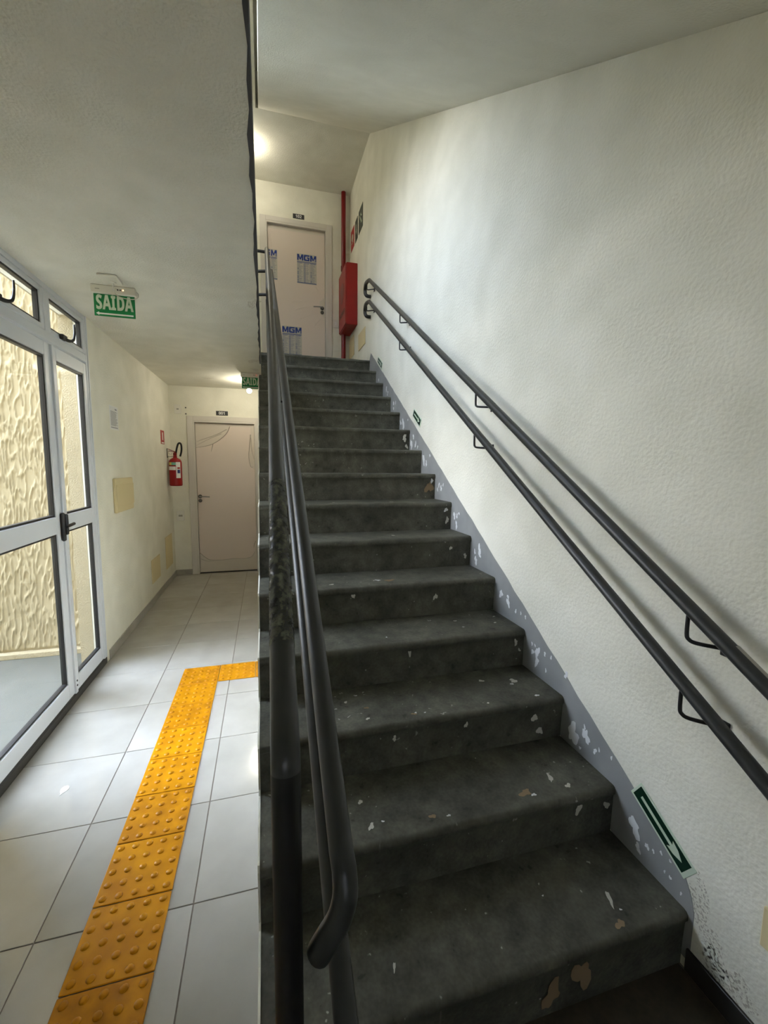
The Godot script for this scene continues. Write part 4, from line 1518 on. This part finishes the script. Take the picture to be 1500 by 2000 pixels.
func make_extinguisher() -> void:
	var base := P(-1.083, 1.215, 5.90)
	var o := thing("fire_extinguisher", "red fire extinguisher with black hose hung on the corridor wall", "fire extinguisher", base)
	var st := mb()
	lathe(st, [Vector2(0.0, 0.0), Vector2(0.066, 0.0), Vector2(0.074, 0.008), Vector2(0.075, 0.02), Vector2(0.075, 0.290), Vector2(0.072, 0.312), Vector2(0.060, 0.332), Vector2(0.040, 0.346), Vector2(0.024, 0.354), Vector2(0.020, 0.385), Vector2(0.0, 0.386)], Vector3.ZERO, 32)
	obj("cylinder", st, M.red, o)
	st = mb()
	lathe(st, [Vector2(0.019, 0.385), Vector2(0.022, 0.39), Vector2(0.022, 0.41), Vector2(0.012, 0.42), Vector2(0.0, 0.42)], Vector3.ZERO, 16)
	bar(st, Vector3(-0.075, 0.437, 0.0), Vector3(0.02, 0.420, 0.0), 0.022, 0.007)
	bar(st, Vector3(-0.080, 0.462, 0.0), Vector3(0.015, 0.425, 0.0), 0.022, 0.007)
	obj("valve", st, M.red_pipe, o)
	st = mb()
	tube(st, curve([Vector3(0.012, 0.41, 0.0), Vector3(0.022, 0.46, 0.005), Vector3(0.040, 0.52, 0.01), Vector3(0.060, 0.538, 0.014), Vector3(0.078, 0.520, 0.018), Vector3(0.082, 0.47, 0.02), Vector3(0.076, 0.42, 0.02), Vector3(0.062, 0.37, 0.02)], 6), 0.011, 12)
	obj("hose", st, M.black, o)
	st = mb()
	tube(st, curve([Vector3(-0.03, 0.43, 0.012), Vector3(-0.05, 0.445, 0.02), Vector3(-0.068, 0.43, 0.02), Vector3(-0.065, 0.405, 0.018), Vector3(-0.045, 0.395, 0.015), Vector3(-0.03, 0.41, 0.012)], 5), 0.002, 6)
	obj("pin_ring", st, M.metal, o)
	st = mb()
	hexa(st, Vector3(-0.091, 0.35, -0.012), Vector3(-0.086, 0.47, 0.012), 0.001, Transform3D())
	bar(st, Vector3(-0.088, 0.365, 0.0), Vector3(-0.018, 0.37, 0.0), 0.018, 0.005)
	obj("hanger", st, M.black, o)
	# labels wrapped round the front
	for l in [[-0.9, 0.55, 0.262, 0.296, M.label_teal], [-0.95, -0.45, 0.262, 0.296, M.label_yellow], [-1.25, 0.2, 0.200, 0.245, M.white], [0.25, 1.0, 0.10, 0.30, M.white], [0.45, 0.9, 0.16, 0.205, M.blue], [0.45, 0.9, 0.215, 0.235, M.red_sign]]:
		st = mb()
		var r := 0.0756 if l[4] != M.blue and l[4] != M.label_yellow and l[4] != M.red_sign else 0.0760
		for k in 8:
			var a0: float = lerpf(l[0], l[1], k / 8.0) 
			var a1: float = lerpf(l[0], l[1], (k + 1) / 8.0)
			var n0 := Vector3(sin(a0), 0, cos(a0))
			var n1 := Vector3(sin(a1), 0, cos(a1))
			quad(st, n0 * r + Vector3(0, l[2], 0), n1 * r + Vector3(0, l[2], 0), n1 * r + Vector3(0, l[3], 0), n0 * r + Vector3(0, l[3], 0), (n0 + n1).normalized())
		obj("label", st, l[4], o)

func make_hydrant() -> void:
	# riser pipe in the corner of the landing
	var st := mb()
	var o := thing("fire_pipe", "dark red fire riser pipe in the corner of the landing", "pipe", P(1.098, UP, 6.07))
	tube(st, [Vector3(0, 0, 0), Vector3(0, 0.60, 0)], 0.030, 20)
	obj("lower_pipe", st, M.red_pipe, o)
	st = mb()
	tube(st, [Vector3(0, 1.36, 0), Vector3(0, UPCEIL - UP, 0)], 0.030, 20)
	obj("upper_pipe", st, M.red_pipe, o)
	st = mb()
	lathe(st, [Vector2(0.030, 1.44), Vector2(0.037, 1.44), Vector2(0.037, 1.50), Vector2(0.030, 1.50)], Vector3.ZERO, 20)
	obj("coupling", st, M.red_pipe, o)
	# hose cabinet on the right wall
	var c := thing("hose_cabinet", "bright red fire hose cabinet on the right wall of the landing", "cabinet", P(1.12, 3.31, 5.86))
	st = mb()
	box(st, 1.052, WALL_R, 3.305, 4.06, 5.605, 6.12, 0.004)
	obj("body", st, M.red, c).position = -c.position
	st = mb()
	box(st, 1.040, 1.052, 3.315, 4.05, 5.612, 6.112, 0.003)
	var dr := obj("door", st, M.red, c)
	dr.position = -c.position
	st = mb()
	lathe(st, [Vector2(0, 0.0012), Vector2(0.13, 0.0012), Vector2(0.13, 0)], P(1.040, 3.76, 5.86), 28, Basis(Vector3.BACK, PI / 2))
	obj("inspection_glass", st, M.red_pipe, dr)
	text(dr, "lettering", "INCÊNDIO", 0.055, P(1.0395, 3.50, 5.86), M.plate_dark, Basis(Vector3.UP, -PI / 2), 1.0)

func make_lamps() -> void:
	for k in 2:
		var at: Vector3 = [P(-0.157, CEIL, 5.45), P(-0.12, UPCEIL, 5.52)][k]
		var o := thing("ceiling_lamp", ["lit bulb in a white ceiling holder by the lower flat door", "lit bulb on the upper landing ceiling"][k], "lamp", at)
		var st := mb()
		lathe(st, [Vector2(0.0, -0.058), Vector2(0.019, -0.058), Vector2(0.021, -0.020), Vector2(0.026, -0.012), Vector2(0.048, -0.006), Vector2(0.050, 0.0)], Vector3.ZERO, 24)
		obj("holder", st, M.white, o)
		st = mb()
		var prof := [Vector2(0, -0.156)]
		for i in 11:
			var a := PI * (i + 1) / 14.0
			prof.append(Vector2(0.030 * sin(a), -0.126 - 0.030 * cos(a)))
		prof.append(Vector2(0.016, -0.080))
		prof.append(Vector2(0.014, -0.058))
		prof.append(Vector2(0.0, -0.058))
		lathe(st, prof, Vector3.ZERO, 24)
		obj("bulb", st, M.bulb, o)
		var l := OmniLight3D.new()
		l.light_energy = [0.13, 0.085][k]
		l.light_color = Color(1.0, 0.96, 0.87)
		l.light_size = 0.03
		l.omni_range = 14.0
		l.omni_attenuation = 2.0
		l.shadow_enabled = true
		l.position = Vector3(0, -0.126, 0)
		o.add_child(l)

func make_small() -> void:
	# fallen petal on the tiles
	var st := mb()
	var p := PackedVector2Array([Vector2(-0.004, -0.036), Vector2(0.002, -0.022), Vector2(0.014, -0.010), Vector2(0.018, 0.006), Vector2(0.013, 0.020), Vector2(0.004, 0.026), Vector2(-0.009, 0.022), Vector2(-0.015, 0.008), Vector2(-0.012, -0.010), Vector2(-0.005, -0.022)])
	plate(st, p, P(-0.918, 0.0004, 2.126), Vector3.RIGHT, Vector3.FORWARD, Vector3.UP, 0.0012)
	tag(obj("petal", st, M.white), "small white petal lying on the floor tile near the glass door", "petal")
	# hook left in the sloping ceiling
	st = mb()
	var at := P(0.755, CEIL + (1.09 - 0.69) * RISE / GOING, 1.09)
	tube(st, curve([at + Vector3(0, 0.004, 0), at + Vector3(0, -0.008, 0), at + Vector3(0.008, -0.014, 0), at + Vector3(0.015, -0.008, 0)], 4), 0.0018, 6)
	tag(obj("ceiling_hook", st, M.black), "tiny dark hook in the sloping ceiling above the stairs", "hook")

func _ready() -> void:
	make_view()
	make_materials()
	make_shell()
	make_floor()
	make_stairs()
	make_skirt()
	make_outside()
	make_entrance()
	make_doors()
	make_tactile()
	make_guard()
	make_wall_rails()
	make_hydrant()
	make_signs()
	make_lamps()
	make_small()
